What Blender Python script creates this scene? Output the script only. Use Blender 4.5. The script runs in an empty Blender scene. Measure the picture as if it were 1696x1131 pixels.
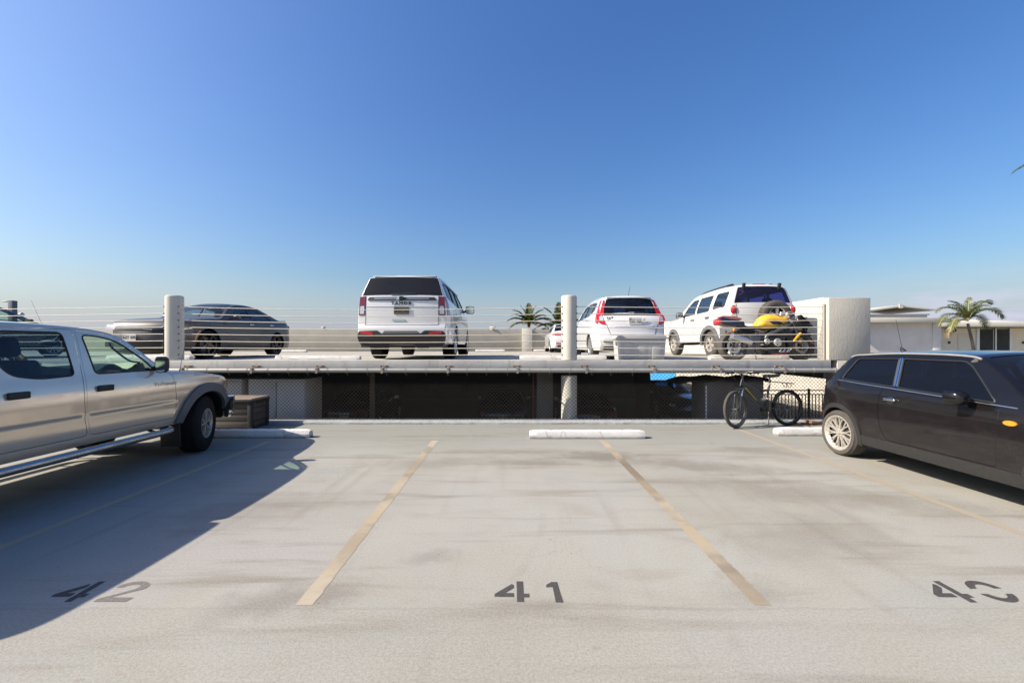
import bpy, bmesh, math, random
import numpy as np
from mathutils import Vector, Matrix
from mathutils.geometry import delaunay_2d_cdt
random.seed(7)
R = math.radians
S = bpy.context.scene
COL = S.collection

# ------------------------------------------------------------------ camera
cd = bpy.data.cameras.new('camera')
cd.sensor_fit = 'HORIZONTAL'; cd.sensor_width = 36.0
cd.lens = 700 / 1696 * 36
cd.shift_x = 3 / 1696; cd.shift_y = 7.5 / 1696
cd.clip_start = 0.05; cd.clip_end = 4000
cam = bpy.data.objects.new('camera', cd); COL.objects.link(cam)
cam.location = (0, 0, 1.47); cam.rotation_euler = (R(90), 0, 0)
S.camera = cam
# ------------------------------------------------------------------ light
SUN_DIR = Vector((1.0, 0.19, -0.80)).normalized()          # the way the light travels
ELEV = math.asin(-SUN_DIR.z)
AZ = math.atan2(-SUN_DIR.x, -SUN_DIR.y)                     # compass angle of the sun, from +Y towards +X
W = bpy.data.worlds.new('World'); S.world = W; W.use_nodes = True
nt = W.node_tree; nt.nodes.clear()
out = nt.nodes.new('ShaderNodeOutputWorld'); bg = nt.nodes.new('ShaderNodeBackground')
sky = nt.nodes.new('ShaderNodeTexSky'); sky.sky_type = 'NISHITA'; sky.sun_disc = False
sky.sun_elevation = ELEV; sky.sun_rotation = AZ % (2 * math.pi)
sky.air_density = 1.4; sky.dust_density = 2.6; sky.ozone_density = 6.0; sky.altitude = 30
bg.inputs['Strength'].default_value = 0.101
# thin streaks of cloud low over the horizon on the right
tc = nt.nodes.new('ShaderNodeTexCoord'); mp = nt.nodes.new('ShaderNodeMapping')
mp.inputs['Scale'].default_value = (5.0, 5.0, 34.0); mp.inputs['Rotation'].default_value = (0.10, 0.06, 0)
nz = nt.nodes.new('ShaderNodeTexNoise'); nz.inputs['Scale'].default_value = 1.0; nz.inputs['Detail'].default_value = 6
nz.inputs['Roughness'].default_value = 0.6
rp = nt.nodes.new('ShaderNodeMapRange'); rp.inputs[1].default_value = 0.42; rp.inputs[2].default_value = 0.58
sp = nt.nodes.new('ShaderNodeSeparateXYZ')
ra = nt.nodes.new('ShaderNodeMapRange'); ra.inputs[1].default_value = 0.53; ra.inputs[2].default_value = 0.72
rb = nt.nodes.new('ShaderNodeMapRange'); rb.inputs[1].default_value = 0.125; rb.inputs[2].default_value = 0.06
m1 = nt.nodes.new('ShaderNodeMath'); m1.operation = 'MULTIPLY'
m2 = nt.nodes.new('ShaderNodeMath'); m2.operation = 'MULTIPLY'
m3 = nt.nodes.new('ShaderNodeMath'); m3.operation = 'MULTIPLY'; m3.inputs[1].default_value = 0.75
mx = nt.nodes.new('ShaderNodeMix'); mx.data_type = 'RGBA'
mx.inputs[7].default_value = (4.0, 4.05, 4.9, 1)
hs = nt.nodes.new('ShaderNodeHueSaturation'); hs.inputs['Saturation'].default_value = 1.22; hs.inputs['Hue'].default_value = 0.511
L = nt.links.new
L(tc.outputs['Generated'], mp.inputs[0]); L(mp.outputs[0], nz.inputs['Vector']); L(nz.outputs['Fac'], rp.inputs[0])
L(tc.outputs['Generated'], sp.inputs[0]); L(sp.outputs['X'], ra.inputs[0]); L(sp.outputs['Z'], rb.inputs[0])
L(ra.outputs[0], m1.inputs[0]); L(rb.outputs[0], m1.inputs[1])
L(m1.outputs[0], m2.inputs[0]); L(rp.outputs[0], m2.inputs[1]); L(m2.outputs[0], m3.inputs[0])
L(sky.outputs[0], hs.inputs['Color']); L(m3.outputs[0], mx.inputs[0])
# pale marine haze along the horizon
hz = nt.nodes.new('ShaderNodeMapRange'); hz.inputs[1].default_value = 0.15; hz.inputs[2].default_value = -0.02; hz.inputs[4].default_value = 0.8
mh = nt.nodes.new('ShaderNodeMix'); mh.data_type = 'RGBA'; mh.inputs[7].default_value = (3.45, 3.75, 4.95, 1)
L(sp.outputs['Z'], hz.inputs[0]); L(hz.outputs[0], mh.inputs[0]); L(hs.outputs[0], mh.inputs[6])
L(mh.outputs[2], mx.inputs[6]); L(mx.outputs[2], bg.inputs[0]); L(bg.outputs[0], out.inputs[0])
ld = bpy.data.lights.new('sun', 'SUN'); ld.energy = 5.0; ld.angle = R(0.5); ld.color = (1.0, 0.92, 0.80)
sun = bpy.data.objects.new('sun', ld); COL.objects.link(sun)
sun.rotation_euler = SUN_DIR.to_track_quat('-Z', 'Y').to_euler(); sun.location = (-30, -10, 40)
S.view_settings.view_transform = 'Standard'; S.view_settings.look = 'None'
S.view_settings.exposure = 0.74; S.view_settings.gamma = 1.0
S.cycles.max_bounces = 8; S.cycles.transparent_max_bounces = 24
S.cycles.sample_clamp_indirect = 6.0; S.cycles.use_denoising = True
S.cycles.caustics_reflective = False; S.cycles.caustics_refractive = False

# ------------------------------------------------------------------ mesh helpers
class MB:
    """collects shapes and links them as one mesh object"""
    def __init__(s): s.v = []; s.f = []; s.m = []; s.k = 0
    def add(s, vs, fs, k=None):
        o = len(s.v); k = s.k if k is None else k
        s.v += [tuple(p) for p in vs]
        for f in fs: s.f.append([i + o for i in f]); s.m.append(k)
        return s
    def box(s, c, d, rot=None, k=None, taper=1.0):
        hx, hy, hz = d[0] / 2, d[1] / 2, d[2] / 2
        vs = []
        for z in (-hz, hz):
            t = taper if z > 0 else 1.0
            for x, y in ((-hx, -hy), (hx, -hy), (hx, hy), (-hx, hy)):
                p = Vector((x * t, y * t, z))
                if rot is not None: p = rot @ p
                vs.append(p + Vector(c))
        return s.add(vs, [(3, 2, 1, 0), (4, 5, 6, 7), (0, 1, 5, 4), (1, 2, 6, 5), (2, 3, 7, 6), (3, 0, 4, 7)], k)
    def bb(s, x0, x1, y0, y1, z0, z1, k=None):
        return s.box(((x0 + x1) / 2, (y0 + y1) / 2, (z0 + z1) / 2), (x1 - x0, y1 - y0, z1 - z0), k=k)
    def tube(s, pts, r, n=8, closed=False, k=None, caps=True):
        pts = [Vector(p) for p in pts]; N = len(pts)
        rs = r if isinstance(r, (list, tuple)) else [r] * N
        up = None; vs = []; fs = []
        for i in range(N):
            if closed: t = pts[(i + 1) % N] - pts[i - 1]
            else: t = pts[min(i + 1, N - 1)] - pts[max(i - 1, 0)]
            if t.length < 1e-9: t = Vector((0, 0, 1))
            t.normalize()
            if up is None:
                up = Vector((0, 0, 1)) if abs(t.z) < .9 else Vector((1, 0, 0))
            a = up - t * up.dot(t)
            if a.length < 1e-6: a = t.orthogonal()
            a.normalize(); up = a; b = t.cross(a)
            for j in range(n):
                q = 2 * math.pi * j / n
                vs.append(pts[i] + (a * math.cos(q) + b * math.sin(q)) * rs[i])
        for i in range(N if closed else N - 1):
            for j in range(n):
                i2 = (i + 1) % N; j2 = (j + 1) % n
                fs.append((i * n + j, i * n + j2, i2 * n + j2, i2 * n + j))
        if caps and not closed:
            fs.append(tuple(range(n))[::-1]); fs.append(tuple(range((N - 1) * n, N * n)))
        return s.add(vs, fs, k)
    def cyl(s, p0, p1, r0, r1=None, n=16, k=None):
        return s.tube([p0, p1], [r0, r0 if r1 is None else r1], n, k=k)
    def lathe(s, prof, n=32, M=None, k=None, closed=False):
        """prof: (radius, height) round local Z, then M"""
        vs = []; fs = []; P = len(prof)
        for i in range(n):
            q = 2 * math.pi * i / n
            for r, h in prof:
                p = Vector((r * math.cos(q), r * math.sin(q), h))
                vs.append(M @ p if M is not None else p)
        for i in range(n):
            i2 = (i + 1) % n
            for j in range(P - (0 if closed else 1)):
                j2 = (j + 1) % P
                fs.append((i * P + j, i2 * P + j, i2 * P + j2, i * P + j2))
        return s.add(vs, fs, k)
    def prism(s, poly, h0, h1, M=None, k=None):
        """polygon (a,b) in local XY extruded along local Z, then M"""
        n = len(poly)
        vs = [Vector((a, b, h)) for h in (h0, h1) for a, b in poly]
        if M is not None: vs = [M @ p for p in vs]
        fs = [tuple(range(n))[::-1], tuple(range(n, 2 * n))]
        fs += [(i, (i + 1) % n, n + (i + 1) % n, n + i) for i in range(n)]
        return s.add(vs, fs, k)
    def ball(s, c, r, nu=16, nv=10, M=None, k=None):
        vs = []; fs = []
        for i in range(nv + 1):
            a = math.pi * i / nv
            for j in range(nu):
                b = 2 * math.pi * j / nu
                p = Vector((r[0] * math.sin(a) * math.cos(b), r[1] * math.sin(a) * math.sin(b), r[2] * math.cos(a)))
                if M is not None: p = M @ p
                vs.append(p + Vector(c))
        for i in range(nv):
            for j in range(nu):
                j2 = (j + 1) % nu
                fs.append((i * nu + j, (i + 1) * nu + j, (i + 1) * nu + j2, i * nu + j2))
        return s.add(vs, fs, k)
    def mesh(s, name, mats, smooth=True, angle=35, bevel=0, weld=0, seg=2):
        me = bpy.data.meshes.new(name)
        me.from_pydata(s.v, [], s.f)
        for m in (mats if isinstance(mats, (list, tuple)) else [mats]): me.materials.append(m)
        if any(s.m): me.polygons.foreach_set('material_index', s.m)
        if bevel or weld:
            bm = bmesh.new(); bm.from_mesh(me)
            if weld: bmesh.ops.remove_doubles(bm, verts=bm.verts, dist=weld)
            if bevel:
                es = [e for e in bm.edges if len(e.link_faces) == 2 and e.calc_face_angle(0) > R(32)]
                bmesh.ops.bevel(bm, geom=es, offset=bevel, segments=seg, affect='EDGES', profile=.5, clamp_overlap=True)
            bm.to_mesh(me); bm.free()
        me.update()
        if smooth:
            me.polygons.foreach_set('use_smooth', [True] * len(me.polygons))
            me.set_sharp_from_angle(angle=R(angle))
        return me
    def build(s, name, mats, parent=None, **kw):
        return link(name, s.mesh(name, mats, **kw), parent)

def smooth_normals(me, known):
    """known: position -> normal of the true curved surface there; other vertices keep the mesh's own normals"""
    key = lambda p: (round(p[0], 4), round(p[1], 4), round(p[2], 4)); acc = {}
    for v in me.vertices:
        k = key(v.co); n = known.get(k)
        acc[k] = acc.get(k, Vector((0, 0, 0))) + (v.normal if n is None else Vector(n))
    me.polygons.foreach_set('use_smooth', [True] * len(me.polygons))
    me.normals_split_custom_set_from_vertices([acc[key(v.co)].normalized() if acc[key(v.co)].length > 1e-6 else v.normal for v in me.vertices])
def link(name, me, parent=None):
    o = bpy.data.objects.new(name, me); COL.objects.link(o)
    if parent is not None: o.parent = parent
    return o
def tag(o, label, cat, group=None, kind=None):
    o['label'] = label; o['category'] = cat
    if group: o['group'] = group
    if kind: o['kind'] = kind
    return o
def thing(name, label, cat, loc=(0, 0, 0), rz=0, group=None, kind=None):
    o = link(name, None); o.location = loc; o.rotation_euler = (0, 0, rz); o.empty_display_size = .2
    return tag(o, label, cat, group, kind)
def structure(name, mb, mats, **kw):
    o = mb.build(name, mats, **kw); o['kind'] = 'structure'; return o
def copy_tree(o, parent=None):
    c = o.copy(); COL.objects.link(c); c.parent = parent
    for ch in list(o.children): copy_tree(ch, c)
    return c
def px(x, y, Y):
    """the point at depth Y that the photograph shows at (x, y)"""
    return Vector(((x - 845) * Y / 700, Y, 1.47 - (y - 573) * Y / 700))

def crom(pts, step=.05, closed=False):
    """Catmull-Rom through points (any dimension), resampled about every step"""
    P = [np.array(p, float) for p in pts]; n = len(P); out = []
    for i in range(n if closed else n - 1):
        p1, p2 = P[i], P[(i + 1) % n]
        p0 = P[i - 1] if (closed or i > 0) else 2 * p1 - p2
        p3 = P[(i + 2) % n] if (closed or i + 2 < n) else 2 * p2 - p1
        d = np.linalg.norm(p2 - p1); m = max(1, int(math.ceil(d / step)))
        # limit the tangents so that short spans beside long ones do not overshoot
        t1 = (p2 - p0) / 2; t2 = (p3 - p1) / 2
        for t in (t1, t2):
            l = np.linalg.norm(t)
            if l > d: t *= d / l
        for q in range(m):
            u = q / m
            out.append(p1 * (2 * u**3 - 3 * u**2 + 1) + t1 * (u**3 - 2 * u**2 + u) + p2 * (-2 * u**3 + 3 * u**2) + t2 * (u**3 - u**2))
    if not closed: out.append(P[-1])
    return [tuple(p) for p in out]
def pch(pts):
    """monotone cubic through (x, y)"""
    xs = [p[0] for p in pts]; ys = [p[1] for p in pts]; n = len(xs)
    d = [(ys[i + 1] - ys[i]) / (xs[i + 1] - xs[i]) for i in range(n - 1)]
    m = [d[0]] + [0 if d[i - 1] * d[i] <= 0 else 2 * d[i - 1] * d[i] / (d[i - 1] + d[i]) for i in range(1, n - 1)] + [d[-1]]
    def f(x):
        if x <= xs[0]: return ys[0]
        if x >= xs[-1]: return ys[-1]
        i = 0
        while x > xs[i + 1]: i += 1
        h = xs[i + 1] - xs[i]; t = (x - xs[i]) / h
        return (ys[i] * (2 * t**3 - 3 * t**2 + 1) + h * m[i] * (t**3 - 2 * t**2 + t)
                + ys[i + 1] * (-2 * t**3 + 3 * t**2) + h * m[i + 1] * (t**3 - t**2))
    return f
def rnd(poly, r, n=5):
    """rounds the corners of a closed polygon"""
    out = []; N = len(poly)
    rs = r if isinstance(r, (list, tuple)) else [r] * N
    for i in range(N):
        p = Vector(poly[i]); a = Vector(poly[i - 1]) - p; b = Vector(poly[(i + 1) % N]) - p
        q = min(rs[i], a.length * .48, b.length * .48)
        if q < 1e-4: out.append(tuple(p)); continue
        A = p + a.normalized() * q; B = p + b.normalized() * q
        for j in range(n + 1):
            t = j / n
            v = A * (1 - t)**2 + p * 2 * t * (1 - t) + B * t * t
            out.append((v.x, v.y))
    return out
def resamp(poly, step):
    out = []; N = len(poly)
    for i in range(N):
        a = Vector(poly[i]); b = Vector(poly[(i + 1) % N]); m = max(1, int(round((b - a).length / step)))
        for j in range(m): out.append(tuple(a.lerp(b, j / m)))
    return out
def area(p): return .5 * sum(p[i][0] * p[(i + 1) % len(p)][1] - p[(i + 1) % len(p)][0] * p[i][1] for i in range(len(p)))
def offset(poly, d):
    """positive d grows the polygon"""
    n = len(poly); s = 1 if area(poly) > 0 else -1; out = []
    for i in range(n):
        a = Vector(poly[i]) - Vector(poly[i - 1]); b = Vector(poly[(i + 1) % n]) - Vector(poly[i])
        if a.length < 1e-9: a = b
        if b.length < 1e-9: b = a
        t = (a.normalized() + b.normalized())
        if t.length < 1e-6: t = a
        t.normalize(); nn = Vector((t.y, -t.x)) * s
        out.append((poly[i][0] + nn.x * d, poly[i][1] + nn.y * d))
    return out
def inside(P, poly):
    x, y = P[:, 0], P[:, 1]; c = np.zeros(len(P), bool); n = len(poly)
    for i in range(n):
        x1, y1 = poly[i]; x2, y2 = poly[(i + 1) % n]
        if y1 == y2: continue
        h = ((y1 > y) != (y2 > y)) & (x < (x2 - x1) * (y - y1) / (y2 - y1) + x1)
        c ^= h
    return c
def fill(outer, holes=(), step=.06):
    """triangulates a polygon with holes on a fine inner grid; returns points and triangles"""
    loops = [list(outer)] + [list(h) for h in holes]
    pts = []; edges = []
    for l in loops:
        o = len(pts); pts += l; edges += [(o + i, o + (i + 1) % len(l)) for i in range(len(l))]
    B = np.array(pts); x0, y0 = B.min(0); x1, y1 = B.max(0)
    gx = np.arange(x0 + step * .5, x1, step); gy = np.arange(y0 + step * .5, y1, step)
    if len(gx) and len(gy):
        G = np.array([(a + (step * .5 if j % 2 else 0), b) for j, b in enumerate(gy) for a in gx])
        ok = inside(G, loops[0])
        for h in loops[1:]: ok &= ~inside(G, h)
        G = G[ok]
        if len(G):
            D = np.array([np.min((B[:, 0] - g[0])**2 + (B[:, 1] - g[1])**2) for g in G])
            pts = pts + [tuple(g) for g in G[D > (step * .55)**2]]
    r = delaunay_2d_cdt([Vector(p) for p in pts], edges, [], 0, 1e-6)
    V = [(p.x, p.y) for p in r[0]]; F = [tuple(f) for f in r[2]]
    C = np.array([np.mean([V[i] for i in f], axis=0) for f in F])
    ok = inside(C, loops[0])
    for h in loops[1:]: ok &= ~inside(C, h)
    F = [f for f, k in zip(F, ok) if k]
    F = [f if area([V[i] for i in f]) > 0 else f[::-1] for f in F]
    return V, F

# ------------------------------------------------------------------ materials
def mat(name, col, rough=.5, metal=0, coat=0, spec=.5, noise=None, bump=None, emit=None, speck=None):
    """noise: (scale, amount, colour) mixes a second colour in; bump: (scale, strength)"""
    m = bpy.data.materials.new(name); m.use_nodes = True
    t = m.node_tree; b = t.nodes['Principled BSDF']
    b.inputs['Base Color'].default_value = (*col, 1); b.inputs['Roughness'].default_value = rough
    b.inputs['Metallic'].default_value = metal; b.inputs['Coat Weight'].default_value = coat
    b.inputs['Coat Roughness'].default_value = .04
    b.inputs['Specular IOR Level'].default_value = spec
    tcn = t.nodes.new('ShaderNodeTexCoord')
    if noise:
        n = t.nodes.new('ShaderNodeTexNoise'); n.inputs['Scale'].default_value = noise[0]; n.inputs['Detail'].default_value = 6
        n.inputs['Roughness'].default_value = .62
        mr = t.nodes.new('ShaderNodeMapRange'); mr.inputs[1].default_value = .38; mr.inputs[2].default_value = .68
        mr.inputs[4].default_value = noise[1]
        x = t.nodes.new('ShaderNodeMix'); x.data_type = 'RGBA'
        x.inputs[6].default_value = (*col, 1); x.inputs[7].default_value = (*noise[2], 1)
        t.links.new(tcn.outputs['Object'], n.inputs['Vector']); t.links.new(n.outputs['Fac'], mr.inputs[0])
        t.links.new(mr.outputs[0], x.inputs[0]); t.links.new(x.outputs[2], b.inputs['Base Color'])
        if len(noise) > 3:
            r2 = t.nodes.new('ShaderNodeMapRange'); r2.inputs[1].default_value = .35; r2.inputs[2].default_value = .7
            r2.inputs[3].default_value = rough; r2.inputs[4].default_value = noise[3]
            t.links.new(n.outputs['Fac'], r2.inputs[0]); t.links.new(r2.outputs[0], b.inputs['Roughness'])
    if bump:
        n = t.nodes.new('ShaderNodeTexNoise'); n.inputs['Scale'].default_value = bump[0]; n.inputs['Detail'].default_value = 5
        u = t.nodes.new('ShaderNodeBump'); u.inputs['Strength'].default_value = bump[1]; u.inputs['Distance'].default_value = bump[2] if len(bump) > 2 else .01
        t.links.new(tcn.outputs['Object'], n.inputs['Vector']); t.links.new(n.outputs['Fac'], u.inputs['Height'])
        t.links.new(u.outputs[0], b.inputs['Normal'])
    if emit:
        b.inputs['Emission Color'].default_value = (*emit[0], 1); b.inputs['Emission Strength'].default_value = emit[1]
    return m
def glass(name, tint, gloss=.02, refl=1.0, dust=.03):
    """thin pane: a clear tinted sheet under a mirror coat"""
    m = bpy.data.materials.new(name); m.use_nodes = True; t = m.node_tree; t.nodes.clear()
    o = t.nodes.new('ShaderNodeOutputMaterial'); mxn = t.nodes.new('ShaderNodeMixShader')
    tr = t.nodes.new('ShaderNodeBsdfTransparent'); gl = t.nodes.new('ShaderNodeBsdfGlossy'); lw = t.nodes.new('ShaderNodeLayerWeight'); lw.inputs['Blend'].default_value = .5
    fr = t.nodes.new('ShaderNodeMath'); fr.operation = 'POWER'; fr.inputs[1].default_value = 5.0
    ml = t.nodes.new('ShaderNodeMath'); ml.operation = 'MULTIPLY_ADD'; ml.inputs[1].default_value = .93 * refl; ml.inputs[2].default_value = .05 * refl; ml.use_clamp = True
    t.links.new(lw.outputs['Facing'], fr.inputs[0])
    tr.inputs['Color'].default_value = (*tint, 1); gl.inputs['Roughness'].default_value = gloss
    t.links.new(fr.outputs[0], ml.inputs[0]); t.links.new(ml.outputs[0], mxn.inputs[0]); t.links.new(tr.outputs[0], mxn.inputs[1])
    t.links.new(gl.outputs[0], mxn.inputs[2])
    df = t.nodes.new('ShaderNodeBsdfDiffuse'); df.inputs[0].default_value = (.55, .50, .45, 1); m2_ = t.nodes.new('ShaderNodeMixShader'); m2_.inputs[0].default_value = dust
    t.links.new(mxn.outputs[0], m2_.inputs[1]); t.links.new(df.outputs[0], m2_.inputs[2]); t.links.new(m2_.outputs[0], o.inputs[0])
    return m
class NT:
    """short hand for building a node graph on a Principled material"""
    def __init__(s, name):
        s.m = bpy.data.materials.new(name); s.m.use_nodes = True; s.t = s.m.node_tree; s.b = s.t.nodes['Principled BSDF']
        s.tc = s.t.nodes.new('ShaderNodeTexCoord')
    def link(s, a, b): s.t.links.new(a, b)
    def map(s, scale=(1, 1, 1), loc=(0, 0, 0), rot=(0, 0, 0)):
        n = s.t.nodes.new('ShaderNodeMapping'); n.inputs['Scale'].default_value = scale; n.inputs['Location'].default_value = loc
        n.inputs['Rotation'].default_value = rot; s.link(s.tc.outputs['Object'], n.inputs[0]); return n.outputs[0]
    def noise(s, vec, scale, detail=5, rough=.6, dist=0):
        n = s.t.nodes.new('ShaderNodeTexNoise'); n.inputs['Scale'].default_value = scale; n.inputs['Detail'].default_value = detail
        n.inputs['Roughness'].default_value = rough; n.inputs['Distortion'].default_value = dist
        s.link(vec, n.inputs['Vector']); return n.outputs['Fac']
    def vor(s, vec, scale, feature='F1'):
        n = s.t.nodes.new('ShaderNodeTexVoronoi'); n.inputs['Scale'].default_value = scale; n.feature = feature
        s.link(vec, n.inputs['Vector']); return n.outputs['Distance']
    def rng(s, v, a, b, c=0., d=1.):
        n = s.t.nodes.new('ShaderNodeMapRange'); n.interpolation_type = 'SMOOTHSTEP'
        for i, q in zip((1, 2, 3, 4), (a, b, c, d)): n.inputs[i].default_value = q
        s.link(v, n.inputs[0]); return n.outputs[0]
    def math(s, op, a, b=0.):
        n = s.t.nodes.new('ShaderNodeMath'); n.operation = op
        for i, q in enumerate((a, b)):
            if isinstance(q, (int, float)): n.inputs[i].default_value = q
            else: s.link(q, n.inputs[i])
        return n.outputs[0]
    def mix(s, fac, a, b, mode='MIX'):
        n = s.t.nodes.new('ShaderNodeMix'); n.data_type = 'RGBA'; n.blend_type = mode
        for i, q in ((0, fac), (6, a), (7, b)):
            if isinstance(q, (int, float)): n.inputs[i].default_value = q
            elif isinstance(q, tuple): n.inputs[i].default_value = (*q, 1)
            else: s.link(q, n.inputs[i])
        return n.outputs[2]
    def xyz(s):
        n = s.t.nodes.new('ShaderNodeSeparateXYZ'); s.link(s.tc.outputs['Object'], n.inputs[0]); return n.outputs
    def spot(s, x, y, rx, ry, rot=0, wob=.5):
        """soft blot of dirt at a place on the surface, 1 in its middle"""
        n = s.t.nodes.new('ShaderNodeMapping'); n.vector_type = 'TEXTURE'
        n.inputs['Location'].default_value = (x, y, 0); n.inputs['Scale'].default_value = (rx, ry, 1); n.inputs['Rotation'].default_value = (0, 0, rot)
        s.link(s.tc.outputs['Object'], n.inputs[0])
        g = s.t.nodes.new('ShaderNodeVectorMath'); g.operation = 'LENGTH'; s.link(n.outputs[0], g.inputs[0])
        w = s.noise(s.map(), 3.2 / max(rx, ry) ** .5, 5, .65)
        d = s.math('ADD', g.outputs['Value'], s.math('MULTIPLY', s.math('SUBTRACT', w, .5), wob * 4))
        return s.rng(d, 1.25, .1)
    def bump(s, h, strength, dist=.01):
        n = s.t.nodes.new('ShaderNodeBump'); n.inputs['Strength'].default_value = strength; n.inputs['Distance'].default_value = dist
        s.link(h, n.inputs['Height']); s.link(n.outputs[0], s.b.inputs['Normal'])
# deck coating: a pale worn traffic membrane, smoother in the stalls and coarser in the aisle
def deck_material():
    g = NT('deck_coating'); X, Y, Z = g.xyz()
    v = g.map()
    big = g.noise(g.map((.55, .35, 1), (3, 1, 0)), 1.0, 4, .55, .4)
    mid = g.noise(g.map((1.0, 1.9, 1), (9, 4, 0)), 1.5, 6, .6, .6)
    fine = g.noise(v, 150, 2, .7); grit = g.noise(v, 62, 3, .75)
    base = g.mix(g.rng(big, .34, .66), (0.2853, 0.2644, 0.2174), (0.3213, 0.3055, 0.2617))
    base = g.mix(g.rng(mid, .47, .75, 0, .5), base, (0.2411, 0.2053, 0.1529))
    cool = g.noise(g.map((.5, .9, 1), (20, 7, 0)), 1.1, 5, .6)
    base = g.mix(g.rng(cool, .5, .72, 0, .55), base, (0.2611, 0.2669, 0.2416))
    lil = g.noise(g.map((.42, .30, 1), (31, 17, 0)), 1.2, 5, .55, .5)
    base = g.mix(g.rng(lil, .46, .66, 0, .6), base, (0.3090, 0.2862, 0.2766))
    # the strip by the kerb is greener and darker
    ny = g.math('ADD', Y, g.math('MULTIPLY', mid, .9))
    base = g.mix(g.rng(ny, 5.4, 7.8, 0, .8), base, (0.2008, 0.2029, 0.1730))
    # long dirty drag marks across the stalls
    drag = g.noise(g.map((.28, 2.6, 1), (2, 2, 0)), 1.6, 5, .6, .3)
    base = g.mix(g.rng(drag, .52, .74, 0, .8), base, (0.1687, 0.1413, 0.1031))
    lng = g.noise(g.map((2.8, .22, 1), (5, 11, 0)), 1.3, 5, .6, .2)
    base = g.mix(g.rng(lng, .54, .78, 0, .45), base, (0.1888, 0.1642, 0.1289))
    spots = None
    for (x, y, rx, ry, rot, a) in ((1.25, 5.6, .9, .34, -.2, .9), (2.2, 5.2, 1.3, .3, -.25, .65), (.35, 5.35, .8, .22, .1, .6), (-.1, 5.9, 1.3, .18, 0, .4),
                                   (3.1, 4.2, 1.6, .5, -.3, .5), (-1.0, 5.3, 1.1, .3, .2, .45), (-1.3, 2.45, .55, .2, .3, .6), (.12, 2.40, .3, .08, 0, .5),
                                   (-.55, 2.95, .22, .12, .4, .38), (3.6, 5.9, .7, .25, -.3, .5), (-.6, 6.9, .8, .14, 0, .4), (1.4, 2.5, .35, .2, .3, .3),
                                   (-2.3, 3.8, .9, .5, .5, .4), (2.4, 3.3, .8, .5, .3, .35)):
        q = g.math('MULTIPLY', g.spot(x, y, rx, ry, rot), a)
        spots = q if spots is None else g.math('MAXIMUM', spots, q)
    base = g.mix(g.math('MULTIPLY', spots, .80), base, (0.1004, 0.0780, 0.0531))
    hair = g.rng(g.math('ABSOLUTE', g.math('SUBTRACT', g.noise(g.map((1, 1, 1), (12, 5, 0)), .75, 7, .55), .5)), .0022, .0006)
    base = g.mix(g.math('MULTIPLY', hair, g.rng(g.noise(v, .5, 3), .5, .62, 0, .5)), base, (0.0951, 0.0845, 0.0692))
    # drips of rust beside the stall number
    d = None
    for (x, y, r) in ((.345, 2.275, .022), (.42, 2.06, .02), (-1.9, 1.86, .015)):
        q = g.spot(x, y, r * 1.5, r, 0, .1); d = q if d is None else g.math('MAXIMUM', d, q)
    base = g.mix(g.math('MULTIPLY', d, .55), base, (0.2008, 0.1314, 0.0806))
    # the tyre arcs
    for (cx, cy, rad, w) in ((-2.6, 3.9, 2.9, .05), (-2.75, 3.9, 3.2, .035), (5.2, 2.5, 3.1, .06), (4.6, 1.2, 3.6, .05)):
        n = g.t.nodes.new('ShaderNodeVectorMath'); n.operation = 'DISTANCE'; n.inputs[1].default_value = (cx, cy, 0); g.link(g.tc.outputs['Object'], n.inputs[0])
        e = g.math('ABSOLUTE', g.math('SUBTRACT', n.outputs['Value'], rad))
        a = g.math('MULTIPLY', g.rng(e, w, w * .3), g.rng(g.noise(v, 2.3, 4), .45, .7, 0, .28))
        base = g.mix(a, base, (0.1607, 0.1520, 0.1328))
    # grain
    aisle = g.rng(g.math('ADD', Y, g.math('MULTIPLY', g.noise(v, 9, 3), .06)), 2.43, 2.375)
    grain = g.math('ADD', g.math('MULTIPLY', fine, .5), g.math('MULTIPLY', grit, .5))
    amt = g.math('ADD', .20, g.math('MULTIPLY', aisle, .12))
    base = g.mix(amt, base, g.mix(g.rng(grain, .34, .62), (0.1205, 0.1108, 0.0926), (0.4821, 0.4640, 0.4026)), 'MULTIPLY' if False else 'MIX')
    base = g.mix(g.math('MULTIPLY', aisle, .16), base, (0.2289, 0.2053, 0.1650))
    # faint line where the two coats meet, little dark stones and cracks
    seam = g.math('MULTIPLY', g.rng(g.math('ABSOLUTE', g.math('SUBTRACT', g.math('ADD', Y, g.math('MULTIPLY', g.noise(v, 9, 3), .06)), 2.40)), .012, .002), .16)
    base = g.mix(seam, base, (0.1365, 0.1233, 0.1047))
    sp = g.rng(g.vor(g.map(), 3.1), .022, .012)
    sp = g.math('MAXIMUM', sp, g.rng(g.vor(g.map((1, 1, 1), (7, 3, 0)), 6.5), .02, .012))
    base = g.mix(g.math('MULTIPLY', sp, .7), base, (0.0482, 0.0451, 0.0403))
    g.link(base, g.b.inputs['Base Color'])
    g.b.inputs['Roughness'].default_value = .86; g.b.inputs['Specular IOR Level'].default_value = .25
    g.bump(g.math('ADD', g.math('MULTIPLY', fine, .6), grit), .32, .004)
    return g.m
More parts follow.
